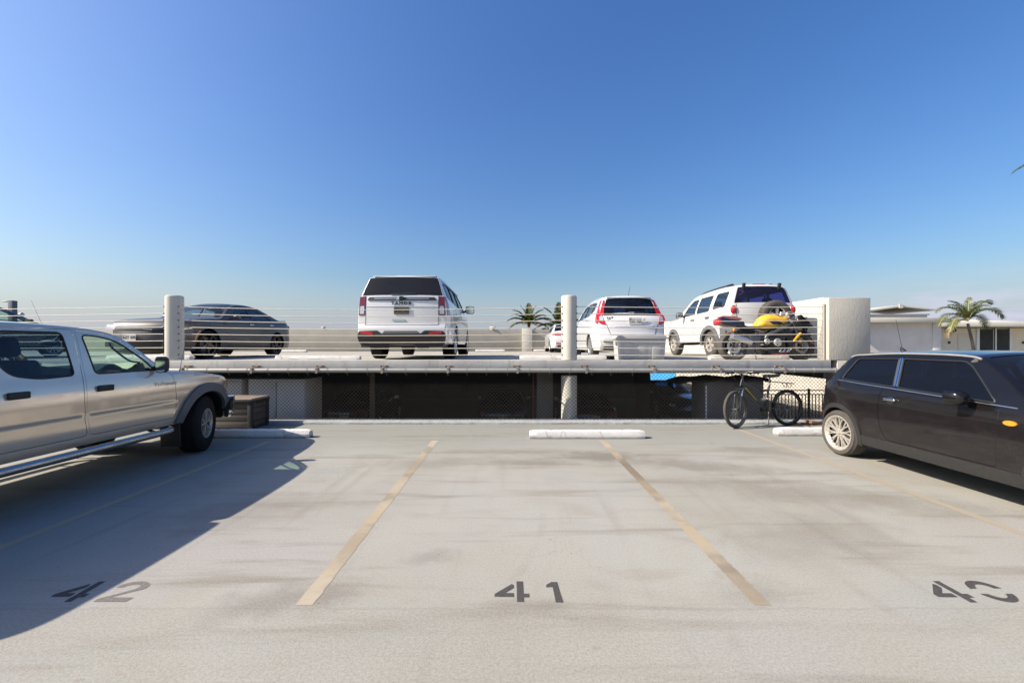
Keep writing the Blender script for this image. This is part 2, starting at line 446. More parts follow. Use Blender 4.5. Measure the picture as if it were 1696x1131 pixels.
def stucco(name, c1, c2, bump=.5, scale=26, dirt=(.20, .17, .13), streak=.4, vert=False):
    g = NT(name); X, Y, Z = g.xyz()
    n1 = g.noise(g.map(), 1.3, 5); n2 = g.noise(g.map((1, 1, .25) if vert else (1, 1, 1)), scale, 4, .65)
    st = g.noise(g.map((2.2, 2.2, .18)), 2.2, 5, .65)
    c = g.mix(g.rng(n1, .35, .65), c1, c2)
    c = g.mix(g.rng(st, .52, .78, 0, streak), c, dirt)
    g.link(c, g.b.inputs['Base Color']); g.b.inputs['Roughness'].default_value = .9; g.b.inputs['Specular IOR Level'].default_value = .2
    g.bump(n2, bump, .012)
    return g.m
M = {}
M['deck'] = deck_material()
M['beam'] = stucco('painted_concrete_edge', (0.665, 0.608, 0.521), (0.551, 0.503, 0.433), .38, 22, (.26, .22, .18), .5)
M['column'] = stucco('white_painted_concrete', (0.576, 0.540, 0.467), (0.522, 0.491, 0.423), .10, 30, (.45, .40, .33), .35)
M['block'] = stucco('trowelled_stucco', (0.468, 0.432, 0.370), (0.414, 0.383, 0.331), .36, 38, (.48, .43, .37), .25, True)
M['wall'] = stucco('cream_parapet_paint', (0.378, 0.347, 0.287), (0.338, 0.310, 0.260), .3, 18, (.36, .32, .26), .35)
M['upper'] = stucco('upper_deck_concrete', (0.378, 0.347, 0.287), (0.324, 0.297, 0.247), .3, 40, (.25, .22, .18), .4)
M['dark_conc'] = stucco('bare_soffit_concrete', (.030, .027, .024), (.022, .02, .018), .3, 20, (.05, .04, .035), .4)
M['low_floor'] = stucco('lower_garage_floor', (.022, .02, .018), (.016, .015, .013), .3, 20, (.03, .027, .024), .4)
M['ground'] = stucco('dry_earth_ground', (0.288, 0.261, 0.212), (0.234, 0.211, 0.168), .4, 3, (.16, .15, .11), .4)
M['white_wall'] = stucco('whitewashed_wall', (.50, .455, .38), (.44, .40, .335), .3, 10, (.55, .48, .38), .3)
def stop_material():
    g = NT('chipped_white_stop_paint')
    n = g.noise(g.map(), 9, 7, .7); n2 = g.noise(g.map((1, 1, 3)), 26, 5, .7); X, Y, Z = g.xyz()
    c = g.mix(g.rng(n, .3, .7), (.68, .65, .60), (.58, .55, .505))
    c = g.mix(g.rng(n2, .60, .68, 0, .75), c, (.30, .26, .22))
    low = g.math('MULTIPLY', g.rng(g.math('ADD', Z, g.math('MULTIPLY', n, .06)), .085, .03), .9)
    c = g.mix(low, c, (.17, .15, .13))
    oi = g.t.nodes.new('ShaderNodeObjectInfo'); av = g.t.nodes.new('ShaderNodeVectorMath'); av.operation = 'ADD'
    sc_ = g.t.nodes.new('ShaderNodeVectorMath'); sc_.operation = 'SCALE'; sc_.inputs['Scale'].default_value = 37; g.link(oi.outputs['Location'], sc_.inputs[0])
    g.link(g.map((.55, .2, .15)), av.inputs[0]); g.link(sc_.outputs[0], av.inputs[1])
    cr = g.rng(g.math('ABSOLUTE', g.math('SUBTRACT', g.noise(av.outputs[0], 1.6, 3, .6), .5)), .006, .002, 0, .4)
    c = g.mix(cr, c, (.22, .2, .18))
    g.link(c, g.b.inputs['Base Color']); g.b.inputs['Roughness'].default_value = .8; g.bump(n2, .4, .008); return g.m
M['stop'] = stop_material()
def line_material():
    g = NT('worn_stall_line_paint'); v = g.map()
    n = g.noise(g.map((1, .7, 1)), 1.0, 5, .65); f = g.noise(v, 120, 3, .7); e = g.noise(v, 24, 5, .75)
    c = g.mix(g.rng(n, .35, .65), (.40, .335, .24), (.345, .27, .165))
    m = g.noise(g.map((.8, .9, 1), (4, 2, 0)), 1.7, 4)
    c = g.mix(g.rng(m, .50, .64, 0, .85), c, (.215, .175, .125))
    c = g.mix(g.rng(f, .35, .65, 0, .3), c, (.30, .27, .22))
    c = g.mix(g.rng(e, .53, .66, 0, .7), c, (.285, .26, .22))
    for (x, y, rx, ry, w) in ((1.435, 5.0, .5, 1.0, .75), (1.435, 2.6, .4, .45, .5), (-1.17, 5.2, .4, .5, .45), (-1.17, 3.1, .4, .3, .3)): c = g.mix(g.math('MULTIPLY', g.spot(x, y, rx, ry, 0, .35), w), c, (.135, .10, .068))
    g.link(c, g.b.inputs['Base Color']); g.b.inputs['Roughness'].default_value = .85; g.bump(f, .3, .003); return g.m
M['line'] = line_material()
M['line_old'] = mat('faded_stall_line_paint', (.43, .335, .20), .85, noise=(14, .8, (.335, .31, .27)), bump=(120, .3, .003))
M['line_faint'] = mat('rubbed_out_stall_line_paint', (.325, .265, .18), .85, noise=(14, .8, (.285, .255, .205)), bump=(120, .3, .003))
M['numeral'] = mat('black_stencil_paint', (.042, .036, .033), .8, noise=(60, .55, (.10, .088, .08)), bump=(120, .3, .003))
M['numeral_faded'] = mat('faded_stencil_paint', (.105, .092, .08), .8, noise=(90, .7, (.23, .21, .185)), bump=(120, .3, .003))
M['kerb'] = mat('kerb_coating', (.34, .35, .34), .8, noise=(7, .8, (.22, .22, .215)), bump=(18, .8, .02))
M['galv'] = mat('galvanised_steel', (.34, .32, .285), .6, .3, noise=(9, .6, (.30, .28, .25)))
M['mesh'] = mat('chain_link_wire', (.036, .033, .030), .7, 0, spec=.2, noise=(6, .7, (.026, .024, .022)))
M['rusty'] = mat('rust_stained_steel', (.40, .36, .31), .6, .4, noise=(25, .9, (.24, .12, .06)))
M['cable'] = mat('cream_coated_cable', (.66, .58, .46), .5, 0, noise=(8, .6, (.50, .43, .33)))
M['steel_post'] = mat('grey_steel_post', (.36, .33, .29), .5, .3)
M['black'] = mat('flat_black_plastic', (.012, .012, .013), .55)
M['dark_plastic'] = mat('dark_grey_plastic', (.018, .017, .0165), .55, noise=(30, .5, (.034, .031, .028)))
M['grey_plastic'] = mat('weathered_grey_plastic', (.105, .108, .112), .55, noise=(18, .5, (.14, .14, .138)))
M['rubber'] = mat('tyre_rubber', (.006, .0058, .0056), .8, spec=.25, noise=(40, .6, (.018, .017, .016)), bump=(90, .25, .003))
M['rubber_dusty'] = mat('dusty_tyre_rubber', (.075, .066, .056), .85, noise=(22, .7, (.05, .044, .038)), bump=(90, .25, .003))
M['pillar'] = mat('dark_pillar_paint', (.16, .145, .125), .85, noise=(5, .7, (.10, .09, .08)))  # dark grey-brown pillar colour with random darker mottling
M['chrome'] = mat('chrome_trim', (.75, .75, .74), .12, 1)
M['alloy'] = mat('silver_alloy', (.66, .65, .63), .32, .85, noise=(25, .4, (.48, .46, .43)))
M['step'] = mat('worn_bright_steel', (.46, .45, .43), .22, 1, noise=(6, .6, (.34, .33, .31), .4))
M['alloy_dirty'] = mat('brake_dusted_alloy', (.50, .47, .42), .42, .6, noise=(22, .6, (.36, .32, .27)))
M['alloy_pale'] = mat('pale_painted_alloy', (.47, .435, .375), .42, .35, noise=(25, .6, (.33, .29, .24)))
M['alloy_black'] = mat('gloss_black_alloy', (.012, .012, .013), .25, .3, coat=.5)
M['brake'] = mat('brake_steel', (.09, .085, .08), .5, .6)
M['red_lens'] = mat('red_lamp_lens', (.50, .012, .014), .12, 0, coat=.8, noise=(60, .35, (.30, .008, .01)))
M['dark_red_lens'] = mat('smoked_red_lens', (.16, .012, .014), .12, coat=.8)
M['clear_lens'] = mat('clear_lamp_lens', (.62, .62, .64), .12, .35, coat=.8, noise=(50, .6, (.34, .34, .36)))
M['amber'] = mat('amber_lens', (.75, .24, .02), .15, coat=.8)
M['white_paint'] = mat('white_car_paint', (.66, .645, .63), .30, 0, coat=1, noise=(3, .35, (.60, .585, .56)))
M['cream_paint'] = mat('aged_white_car_paint', (.64, .61, .56), .36, 0, coat=.8, noise=(3, .5, (.56, .53, .475)))
M['silver_paint'] = mat('champagne_metallic_paint', (.80, .675, .52), .21, .60, coat=1, noise=(2.5, .4, (.74, .62, .475), .27))
M['grey_paint'] = mat('grey_metallic_paint', (.066, .058, .052), .42, .2, coat=.3)
def dusty_black():
    g = NT('dusty_black_car_paint'); X, Y, Z = g.xyz()
    n = g.noise(g.map((1, 1, 3)), 5, 6, .7); f = g.noise(g.map((1, 1, .35)), 55, 4, .8)
    d = g.math('MULTIPLY', g.rng(Z, 1.15, .25, .02, .19), g.math('ADD', g.rng(n, .3, .75, .35, .8), g.rng(f, .5, .8, 0, .55)))
    g.link(g.mix(d, (.0055, .0052, .0062), (.11, .088, .078)), g.b.inputs['Base Color'])
    g.link(g.rng(d, 0, .45, .14, .5), g.b.inputs['Roughness'])
    g.b.inputs['Coat Weight'].default_value = .28; g.b.inputs['Specular IOR Level'].default_value = .3; g.b.inputs['Coat Roughness'].default_value = .03; return g.m
M['black_paint'] = dusty_black()
M['roof_paint'] = mat('dark_blue_black_roof_paint', (.010, .013, .028), .2, 0, coat=1, noise=(4, .4, (.02, .022, .034)))
M['navy_paint'] = mat('dark_navy_car_paint', (.012, .014, .022), .22, 0, coat=1)
M['maroon_paint'] = mat('dark_maroon_car_paint', (.035, .012, .012), .25, 0, coat=1)
M['glass_clear'] = glass('clear_green_glass', (.72, .86, .80), .01, 1.0, .012)
M['glass_tint'] = glass('dark_tinted_glass', (.05, .08, .14), .02, 1.0, .006)
M['glass_mid'] = glass('blue_tinted_glass', (.30, .40, .50), .02, 1.1, .012)
M['glass_dark'] = glass('privacy_glass', (.022, .022, .024), .03, .8, .028)
M['glass_purple'] = glass('purple_tinted_glass', (.26, .17, .62), .02, .8, .012)
M['glass_frit'] = mat('black_glass_border', (.008, .008, .009), .12, coat=.6)
M['seat'] = mat('navy_seat_cloth', (.026, .030, .042), .85, noise=(60, .6, (.045, .05, .065)))
M['seat_grey'] = mat('grey_seat_cloth', (.06, .06, .062), .85, noise=(60, .6, (.09, .09, .09)))
M['towel'] = mat('pale_khaki_towel', (.52, .52, .38), .95, noise=(30, .6, (.44, .43, .30)), bump=(50, .5, .02))
M['plate'] = mat('number_plate_enamel', (.70, .68, .62), .45, noise=(30, .4, (.62, .55, .44)))
M['plate_dark'] = mat('smoked_plate_cover', (.12, .105, .075), .25, noise=(20, .6, (.07, .06, .04)))
M['print'] = mat('printed_ink', (.02, .02, .022), .5)
M['blue_sticker'] = mat('blue_placard', (.02, .16, .62), .5)
M['white_sticker'] = mat('white_print', (.8, .8, .8), .5)
M['yellow'] = mat('yellow_fairing_paint', (.80, .44, .02), .30, 0, coat=.8, noise=(14, .5, (.70, .36, .02)))
M['motor_black'] = mat('motorcycle_black', (.014, .014, .016), .42, noise=(30, .6, (.03, .028, .026)))
M['navy_vinyl'] = mat('navy_fairing', (.015, .02, .045), .35, coat=.4)
M['pink_vinyl'] = mat('sun_bleached_red_vinyl', (.38, .16, .14), .7, noise=(25, .6, (.28, .11, .10)))
M['gunmetal'] = mat('gunmetal_frame', (.13, .13, .135), .4, .7)
M['tub'] = mat('pale_grey_tote_plastic', (.44, .43, .41), .55, noise=(5, .5, (.43, .42, .40)))
M['locker'] = mat('grey_painted_locker', (.64, .60, .57), .65, noise=(4, .5, (.53, .50, .475)))
M['locker_dark'] = mat('brown_grey_locker', (.17, .155, .145), .7, noise=(5, .6, (.13, .115, .105)))
M['cover'] = mat('dark_brown_cover', (.035, .026, .02), .8, noise=(8, .6, (.06, .045, .035)))
def wood_resin(name, c1, c2):
    g = NT(name); n = g.noise(g.map((1.2, 1.2, 26)), 2.0, 5, .65)
    g.link(g.mix(g.rng(n, .3, .7), c1, c2), g.b.inputs['Base Color']); g.b.inputs['Roughness'].default_value = .6; g.bump(n, .4, .004); return g.m
M['resin'] = wood_resin('brown_resin_boards', (.062, .047, .04), (.092, .072, .06))
M['resin_lid'] = wood_resin('faded_brown_lid', (.20, .145, .105), (.27, .20, .15))
M['iron'] = mat('dark_iron', (.04, .036, .032), .55, .4)
M['rust_pipe'] = mat('brown_pipe_paint', (.16, .10, .055), .6)
M['red_pipe'] = mat('red_pipe_paint', (.34, .02, .02), .5)
M['tarp'] = mat('bright_blue_tarpaulin', (.05, .33, .68), .55, noise=(3, .5, (.04, .27, .6)))
M['bld'] = stucco('building_render', (.70, .64, .58), (.64, .585, .53), .2, 12, (.42, .38, .34), .2)
M['bld_tile'] = stucco('cream_panel', (.74, .66, .52), (.68, .61, .48), .2, 12, (.48, .42, .34), .2)
M['fascia'] = mat('cream_fascia_paint', (.62, .58, .48), .6, noise=(3, .5, (.54, .50, .41)))
M['roofing'] = mat('pale_roof_sheet', (.60, .55, .46), .7, noise=(2, .5, (.5, .46, .4)))
M['louver'] = mat('dark_green_louvre_glass', (.045, .055, .05), .25, noise=(4, .5, (.07, .08, .07)))
M['white_frame'] = mat('white_window_frame', (.74, .73, .68), .5)
M['bark'] = stucco('palm_bark', (.26, .21, .16), (.15, .12, .09), .6, 14, (.07, .055, .04), .6)
M['crownshaft'] = mat('orange_crownshaft', (.36, .10, .035), .5, noise=(6, .7, (.42, .19, .05)))
M['sheath'] = mat('pale_palm_sheath', (.44, .40, .24), .55, noise=(6, .7, (.30, .30, .14)))
def leaf_material(name, a, b, c):
    g = NT(name); n = g.noise(g.map(), 3.0, 4)
    n2 = g.noise(g.map(), 17, 3)
    col = g.mix(g.rng(n, .35, .65), a, b); col = g.mix(g.rng(n2, .55, .75, 0, .7), col, c)
    g.link(col, g.b.inputs['Base Color']); g.b.inputs['Roughness'].default_value = .42
    tr = g.t.nodes.new('ShaderNodeBsdfTranslucent'); ms = g.t.nodes.new('ShaderNodeMixShader'); ms.inputs[0].default_value = .3
    g.link(col, tr.inputs[0]); o = g.t.nodes['Material Output']
    g.link(g.b.outputs[0], ms.inputs[1]); g.link(tr.outputs[0], ms.inputs[2]); g.link(ms.outputs[0], o.inputs[0]); return g.m
M['frond'] = leaf_material('palm_leaf', (.075, .105, .022), (.045, .075, .016), (.20, .19, .04))
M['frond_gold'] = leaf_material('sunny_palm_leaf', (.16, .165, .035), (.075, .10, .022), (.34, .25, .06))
M['dry_frond'] = leaf_material('dry_palm_leaf', (.26, .17, .06), (.18, .11, .04), (.34, .26, .12))
M['bike_black'] = mat('satin_black_bike_paint', (.010, .010, .011), .3, coat=.4)
M['bike_yellow'] = mat('yellow_green_decal', (.55, .50, .04), .4)
M['board'] = mat('weathered_brown_board', (.22, .10, .045), .8, noise=(8, .6, (.14, .07, .035)))
M['interior'] = mat('car_interior_plastic', (.022, .022, .024), .7)

# ------------------------------------------------------------------ setting
DECK = 1.15          # level of the upper deck
mb = MB(); mb.bb(-3000, 3000, -400, 3500, -3.0, -1.62)
structure('ground', mb, M['ground'], smooth=False)
mb = MB(); mb.bb(-24, 10.5, -16, 8.22, -.30, 0)
structure('parking_deck', mb, M['deck'], smooth=False)
# low kerb under the fence, its face a little wavy
mb = MB(); r_ = random.Random(3); xs = [-24 + i * .13 for i in range(int(30.4 / .13) + 1)]
prof = lambda: [(7.925 + r_.uniform(-.006, .006), -.02), (7.935 + r_.uniform(-.006, .006), .030 + r_.uniform(-.004, .004)), (7.97 + r_.uniform(-.005, .005), .043), (8.3, .047), (8.3, -.02)]
vs = []; fs = []
for x in xs: vs += [(x, a, b) for a, b in prof()]
for i in range(len(xs) - 1):
    for j in range(4): fs.append((i * 5 + j, (i + 1) * 5 + j, (i + 1) * 5 + j + 1, i * 5 + j + 1))
mb.add(vs, fs); structure('kerb', mb, M['kerb'])
mb = MB(); mb.bb(-26, 8.30, 8.66, 25.3, .965, DECK); structure('upper_deck', mb, [M['upper']], smooth=False)
mb = MB(); mb.bb(-26, 6.30, 8.30, 8.655, .948, 1.19)
structure('deck_edge_beam', mb, M['beam'], bevel=.004)
mb = MB(); mb.bb(-26, 8.30, 8.665, 25.3, .92, .962)
for y in (13.6, 19.2): mb.bb(-26, 8.30, y, y + .45, .60, .918)
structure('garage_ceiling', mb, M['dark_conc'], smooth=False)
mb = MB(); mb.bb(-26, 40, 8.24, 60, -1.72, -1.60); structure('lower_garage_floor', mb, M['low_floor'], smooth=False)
mb = MB(); mb.bb(14.6, 42, 8.8, 60, -1.594, -1.588); structure('sunlit_pavement', mb, M['ground'], smooth=False)

# painted marks: 4 mm sheets on the deck
def stripe(x, y0, y1, w, m):
    b = MB(); n = 170; r2 = random.Random(int(x * 100)); vs = []; fs = []
    for i in range(n + 1):
        y = y0 + (y1 - y0) * i / n
        vs += [(x - w / 2 + r2.uniform(-.006, .003), y, .0015), (x + w / 2 + r2.uniform(-.003, .006), y, .0015)]
    fs = [(2 * i, 2 * i + 1, 2 * i + 3, 2 * i + 2) for i in range(n)]
    b.add(vs, fs); return structure('parking_line', b, m, smooth=False)
stripe(-3.72, 1.5, 6.5, .085, M['line_old']); stripe(-1.17, 2.40, 6.58, .097, M['line'])
stripe(1.435, 2.40, 6.6, .097, M['line']); stripe(4.02, 2.4, 7.6, .085, M['line_faint'])
def numeral(polys, x, y, w, h, m, name):
    b = MB()
    for p in polys:
        p = rnd(p, .02, 3)
        V, F = fill(resamp(p, .08), step=.25)
        b.add([(x + a * w, y + c * h, .0015) for a, c in V], F)
    return structure(name, b, m, smooth=False)
def arc(cx, cy, rx, ry, a0, a1, n=14): return [(cx + rx * math.cos(R(a0 + (a1 - a0) * i / n)), cy + ry * math.sin(R(a0 + (a1 - a0) * i / n))) for i in range(n + 1)]
four = [[(0, .24), (0, .37), (.50, .87), (.56, .80), (.56, .66), (.30, .41), (.56, .41), (.56, .23), (.20, .23)],
        [(.64, 0), (.64, 1), (.84, 1), (.84, .38), (1.0, .38), (1.0, .21), (.84, .21), (.84, 0)]]
one = [[(.32, 0), (.30, .74), (0, .72), (0, .84), (.28, 1), (.56, 1), (.60, .5), (.66, 0)]]
two = [[(0, .68)] + arc(.47, .70, .47, .30, 170, -20, 16) + [(.62, .42), (.36, .24), (.34, .20), (1.0, .20), (.94, 0), (0, 0), (0, .14), (.46, .46), (.62, .58)] + arc(.46, .70, .23, .14, -20, 175, 12) + [(.16, .66)]]
zero = [arc(.5, .5, .5, .5, 168, 14, 14) + arc(.5, .52, .27, .30, 20, 160, 12), arc(.5, .5, .5, .5, 194, 346, 14) + arc(.5, .48, .27, .30, 338, 202, 12)]
numeral(four, -.092, 2.43, .205, .212, M['numeral'], 'stall_number_four'); numeral(one, .22, 2.425, .13, .21, M['numeral'], 'stall_number_one')
numeral(four, -2.70, 2.43, .205, .212, M['numeral'], 'stall_number_four'); numeral(two, -2.40, 2.43, .20, .212, M['numeral_faded'], 'stall_number_two')
numeral(four, 2.510, 2.425, .205, .22, M['numeral'], 'stall_number_four'); numeral(zero, 2.785, 2.425, .20, .225, M['numeral'], 'stall_number_zero')

# ------------------------------------------------------------------ walls, columns, railing, fence
mb = MB(); mb.bb(-26, 8.30, 25.0, 25.2, DECK - .02, 2.44)
w = mb.build('parapet_wall', M['wall'], bevel=.01); tag(w, 'long low cream parapet wall along the far edge of the upper deck', 'wall', kind='thing')
mb = MB(); mb.bb(.70, 1.30, 24.84, 24.99, DECK, 2.50)
w = mb.build('wall_pier', M['column'], bevel=.01); tag(w, 'cream pier standing out from the far parapet wall near the palms', 'wall', kind='thing')
mb = MB(); mb.bb(8.34, 8.58, 11.25, 25.2, .6, 2.765)
w = mb.build('side_wall', M['column'], bevel=.012); tag(w, 'tall white side wall of the upper deck behind the motorcycle', 'wall', kind='thing')
t = thing('stucco_block', 'square pale stucco wall block at the right end of the cable railing', 'wall', (6.67, 8.45, 1.19), kind='thing')
mb = MB(); mb.bb(-.41, .41, -.15, .17, 0, 1.23); mb.build('upper_block', M['block'], t, bevel=.012)
mb = MB(); mb.bb(-.24, 4.0, -.15, .17, -2.8, -.002); mb.build('lower_wall', M['block'], t, bevel=.012)
for x, lab in ((-6.73, 'round white concrete column behind the silver pickup truck'), (1.18, 'round white concrete column beside the white hatchback')):
    t = thing('concrete_column', lab, 'column', (x, 8.475, -1.6), group='round columns along the deck edge', kind='thing')
    mb = MB(); mb.lathe([(.157, 0), (.157, 2.48)], 40); mb.build('lower_shaft', M['column'], t)
    mb = MB(); mb.lathe([(.155, 2.797), (.157, 2.82), (.155, 4.03), (.150, 4.06), (.135, 4.075), (0, 4.08)], 40); mb.build('upper_shaft', M['column'], t)
    for k in range(8):
        z = 1.30 + .136 * k + 1.6
        for s in (-1, 1): mb = MB(); mb.cyl((s * .140, -.078, z), (s * .156, -.086, z), .011, n=8); mb.build('cable_ferrule', M['iron'], t)
# railing of eight cables in three bays
rail = thing('cable_railing', 'railing of eight cream cables strung between the white columns', 'railing', (0, 8.40, 1.19), kind='thing')
bays = [(-26, -6.87), (-6.59, 1.04), (1.32, 6.21)]
for k in range(8):
    mb = MB(); z = .11 + .136 * k
    for (x0, x1) in bays:
        sag = (.012 + .062 * (k / 7)) * min(1.3, ((x1 - x0) / 7.8)**2) if x1 - x0 > 5 else .02
        rr = random.Random(k); ph = rr.uniform(-.15, .15)
        pts = [(x0 + (x1 - x0) * i / 28, 0, z - 4 * sag * (i / 28 * (1 - i / 28)) * (1 + ph)) for i in range(29)]
        mb.tube(pts, .0072, 8)
    mb.build('cable', M['cable'], rail)
mb = MB(); mb.cyl((6.235, 0, 0), (6.235, 0, 1.10), .026, n=14); mb.cyl((6.235, 0, 1.10), (6.235, 0, 1.115), .03, .02, n=14); mb.bb(6.18, 6.29, -.06, .06, 0, .012)
mb.build('end_post', M['steel_post'], rail)

# chain-link fence
fence = thing('chain_link_fence', 'galvanised chain-link fence with a pipe top rail along the kerb', 'fence', (0, 8.17, 0), kind='thing')
FX0, FX1, FZ0, FZ1, PIT = -14.0, 6.42, .05, .985, .072
mb = MB(); H = FZ1 - FZ0; wr = .0031
def wire(x0, z0, x1, z1, yo):
    # a square wire from edge to edge with the small kink of the weave
    d = Vector((x1 - x0, 0, z1 - z0)).normalized(); n = Vector((-d.z, 0, d.x)) * wr; y = Vector((0, wr, 0))
    a = Vector((x0, yo, z0)); b = Vector((x1, yo, z1))
    mb.add([a + n, a + y, a - n, a - y, b + n, b + y, b - n, b - y], [(0, 1, 5, 4), (1, 2, 6, 5), (2, 3, 7, 6), (3, 0, 4, 7)])
x = FX0 - H
while x < FX1 + H:
    for sgn in (1, -1):
        xa, za, xb, zb = (x, FZ0, x + H, FZ1) if sgn > 0 else (x, FZ0, x - H, FZ1)
        if sgn > 0:
            if xa < FX0: za += FX0 - xa; xa = FX0
            if xb > FX1: zb -= xb - FX1; xb = FX1
        else:
            if xa > FX1: za += xa - FX1; xa = FX1
            if xb < FX0: zb -= FX0 - xb; xb = FX0
        if zb - za > .01: wire(xa, za, xb, zb, .0025 * sgn)
    x += PIT
mb.build('wire_mesh', M['mesh'], fence, smooth=False)
mb = MB(); mb.tube([(FX0, -.02, 1.0), (FX1 - .02, -.02, 1.0)], .040, 16); mb.build('top_rail', M['galv'], fence)
mb = MB(); mb.cyl((6.395, .02, .05), (6.395, .02, 1.04), .03, n=14); mb.build('end_post', M['galv'], fence)
i = 0; x = -6.6
ties = []
while x < 6.3:
    b = MB(); b.tube([(x + .006 * math.sin(q), -.02 + .0485 * math.cos(q), 1.0 + .0485 * math.sin(q)) for q in [2 * math.pi * j / 12 for j in range(12)]], .0035, 6, closed=True)
    b.tube([(x, -.02, .953), (x + .008, 0, .92), (x + .02, .002, .90)], .003, 6)
    b.build('tie_wire', M['galv'], fence); x += .395 + random.uniform(-.03, .03)
for bx in (311, 424, 530, 636, 743, 856, 968, 1079, 1186, 1290, 1404):
    x = (bx - 845) * 8.28 / 700
    if x > 6.3: continue
    b = MB(); b.bb(x - .075, x + .075, .105, .129, 1.055, 1.092)
    b.bb(x - .02, x + .02, .03, .106, 1.052, 1.062); b.bb(x - .012, x + .03, -.072, .035, 1.044, 1.0515); b.bb(x - .012, x + .03, -.0725, -.065, .945, 1.044)
    for s in (-.05, .05): b.cyl((x + s, .105, 1.073), (x + s, .094, 1.073), .011, n=8, k=1)
    b.build('bracket', [M['rusty'], M['iron']], fence, smooth=False)

# concrete wheel stops
def wheel_stop(x0, x1, y, z, label, group, ang=0):
    t = thing('wheel_stop', label, 'wheel stop', ((x0 + x1) / 2, y, z), ang, group)
    h = (x1 - x0) / 2; b = MB(); n = 26; r2 = random.Random(int(x0 * 57 + y))
    sec = [(-.085, 0), (-.082, .062), (-.055, .116), (-.035, .126), (.035, .126), (.055, .116), (.082, .062), (.085, 0)]
    vs = []; fs = []
    for i in range(n + 1):
        x = -h + 2 * h * i / n; e = min(1, (h - abs(x)) / .03); q = .88 + .12 * min(1, e) ** .6
        for a, c in sec: vs.append((x, a * q + r2.uniform(-.0022, .0022), c * (q if c > .1 else 1) + (r2.uniform(-.003, .002) if c > 0 else 0)))
    m = len(sec)
    for i in range(n):
        for j in range(m - 1): fs.append((i * m + j, (i + 1) * m + j, (i + 1) * m + j + 1, i * m + j + 1))
    fs.append(tuple(range(m))); fs.append(tuple(range(n * m, n * m + m))[::-1])
    b.add(vs, fs); b.build('concrete_bar', M['stop'], t, angle=25)
    for s in (-.62, .62):
        p = MB(); p.lathe([(0, .1305), (.011, .130), (.013, .124)], 12, Matrix.Translation((s * h, 0, 0))); p.build('anchor_pin', M['rusty'], t)
    return t
G1 = 'wheel stops on the lower deck'; G2 = 'wheel stops on the upper deck'
wheel_stop(.31, 2.14, 6.77, 0, 'cracked white wheel stop lying over the line between stalls 41 and 40', G1)
wheel_stop(-5.05, -3.22, 6.83, 0, 'white wheel stop half shaded in front of the pickup truck', G1)
wheel_stop(4.38, 6.15, 6.98, 0, 'chipped white wheel stop behind the black hatchback', G1)
wheel_stop(-4.96, -3.18, 8.97, DECK, 'long bright wheel stop between the grey sedan and the large white vehicle', G2)
wheel_stop(.20, 2.03, 8.97, DECK, 'white wheel stop crossing behind the second round column', G2)
wheel_stop(-8.55, -6.78, 9.0, DECK, 'white wheel stop in front of the grey sedan', G2)
wheel_stop(4.45, 6.2, 9.45, DECK, 'white wheel stop between the motorcycle and the spare-wheel vehicle', G2)
wheel_stop(-12.4, -10.4, 21.6, DECK, 'far wheel stop seen past the tail of the grey sedan', G2)
wheel_stop(-1.95, -.30, 23.6, DECK, 'far wheel stop at the foot of the parapet right of the large white vehicle', G2)
wheel_stop(1.35, 3.1, 24.4, DECK, 'far wheel stop at the nose of the far white sedan', G2)
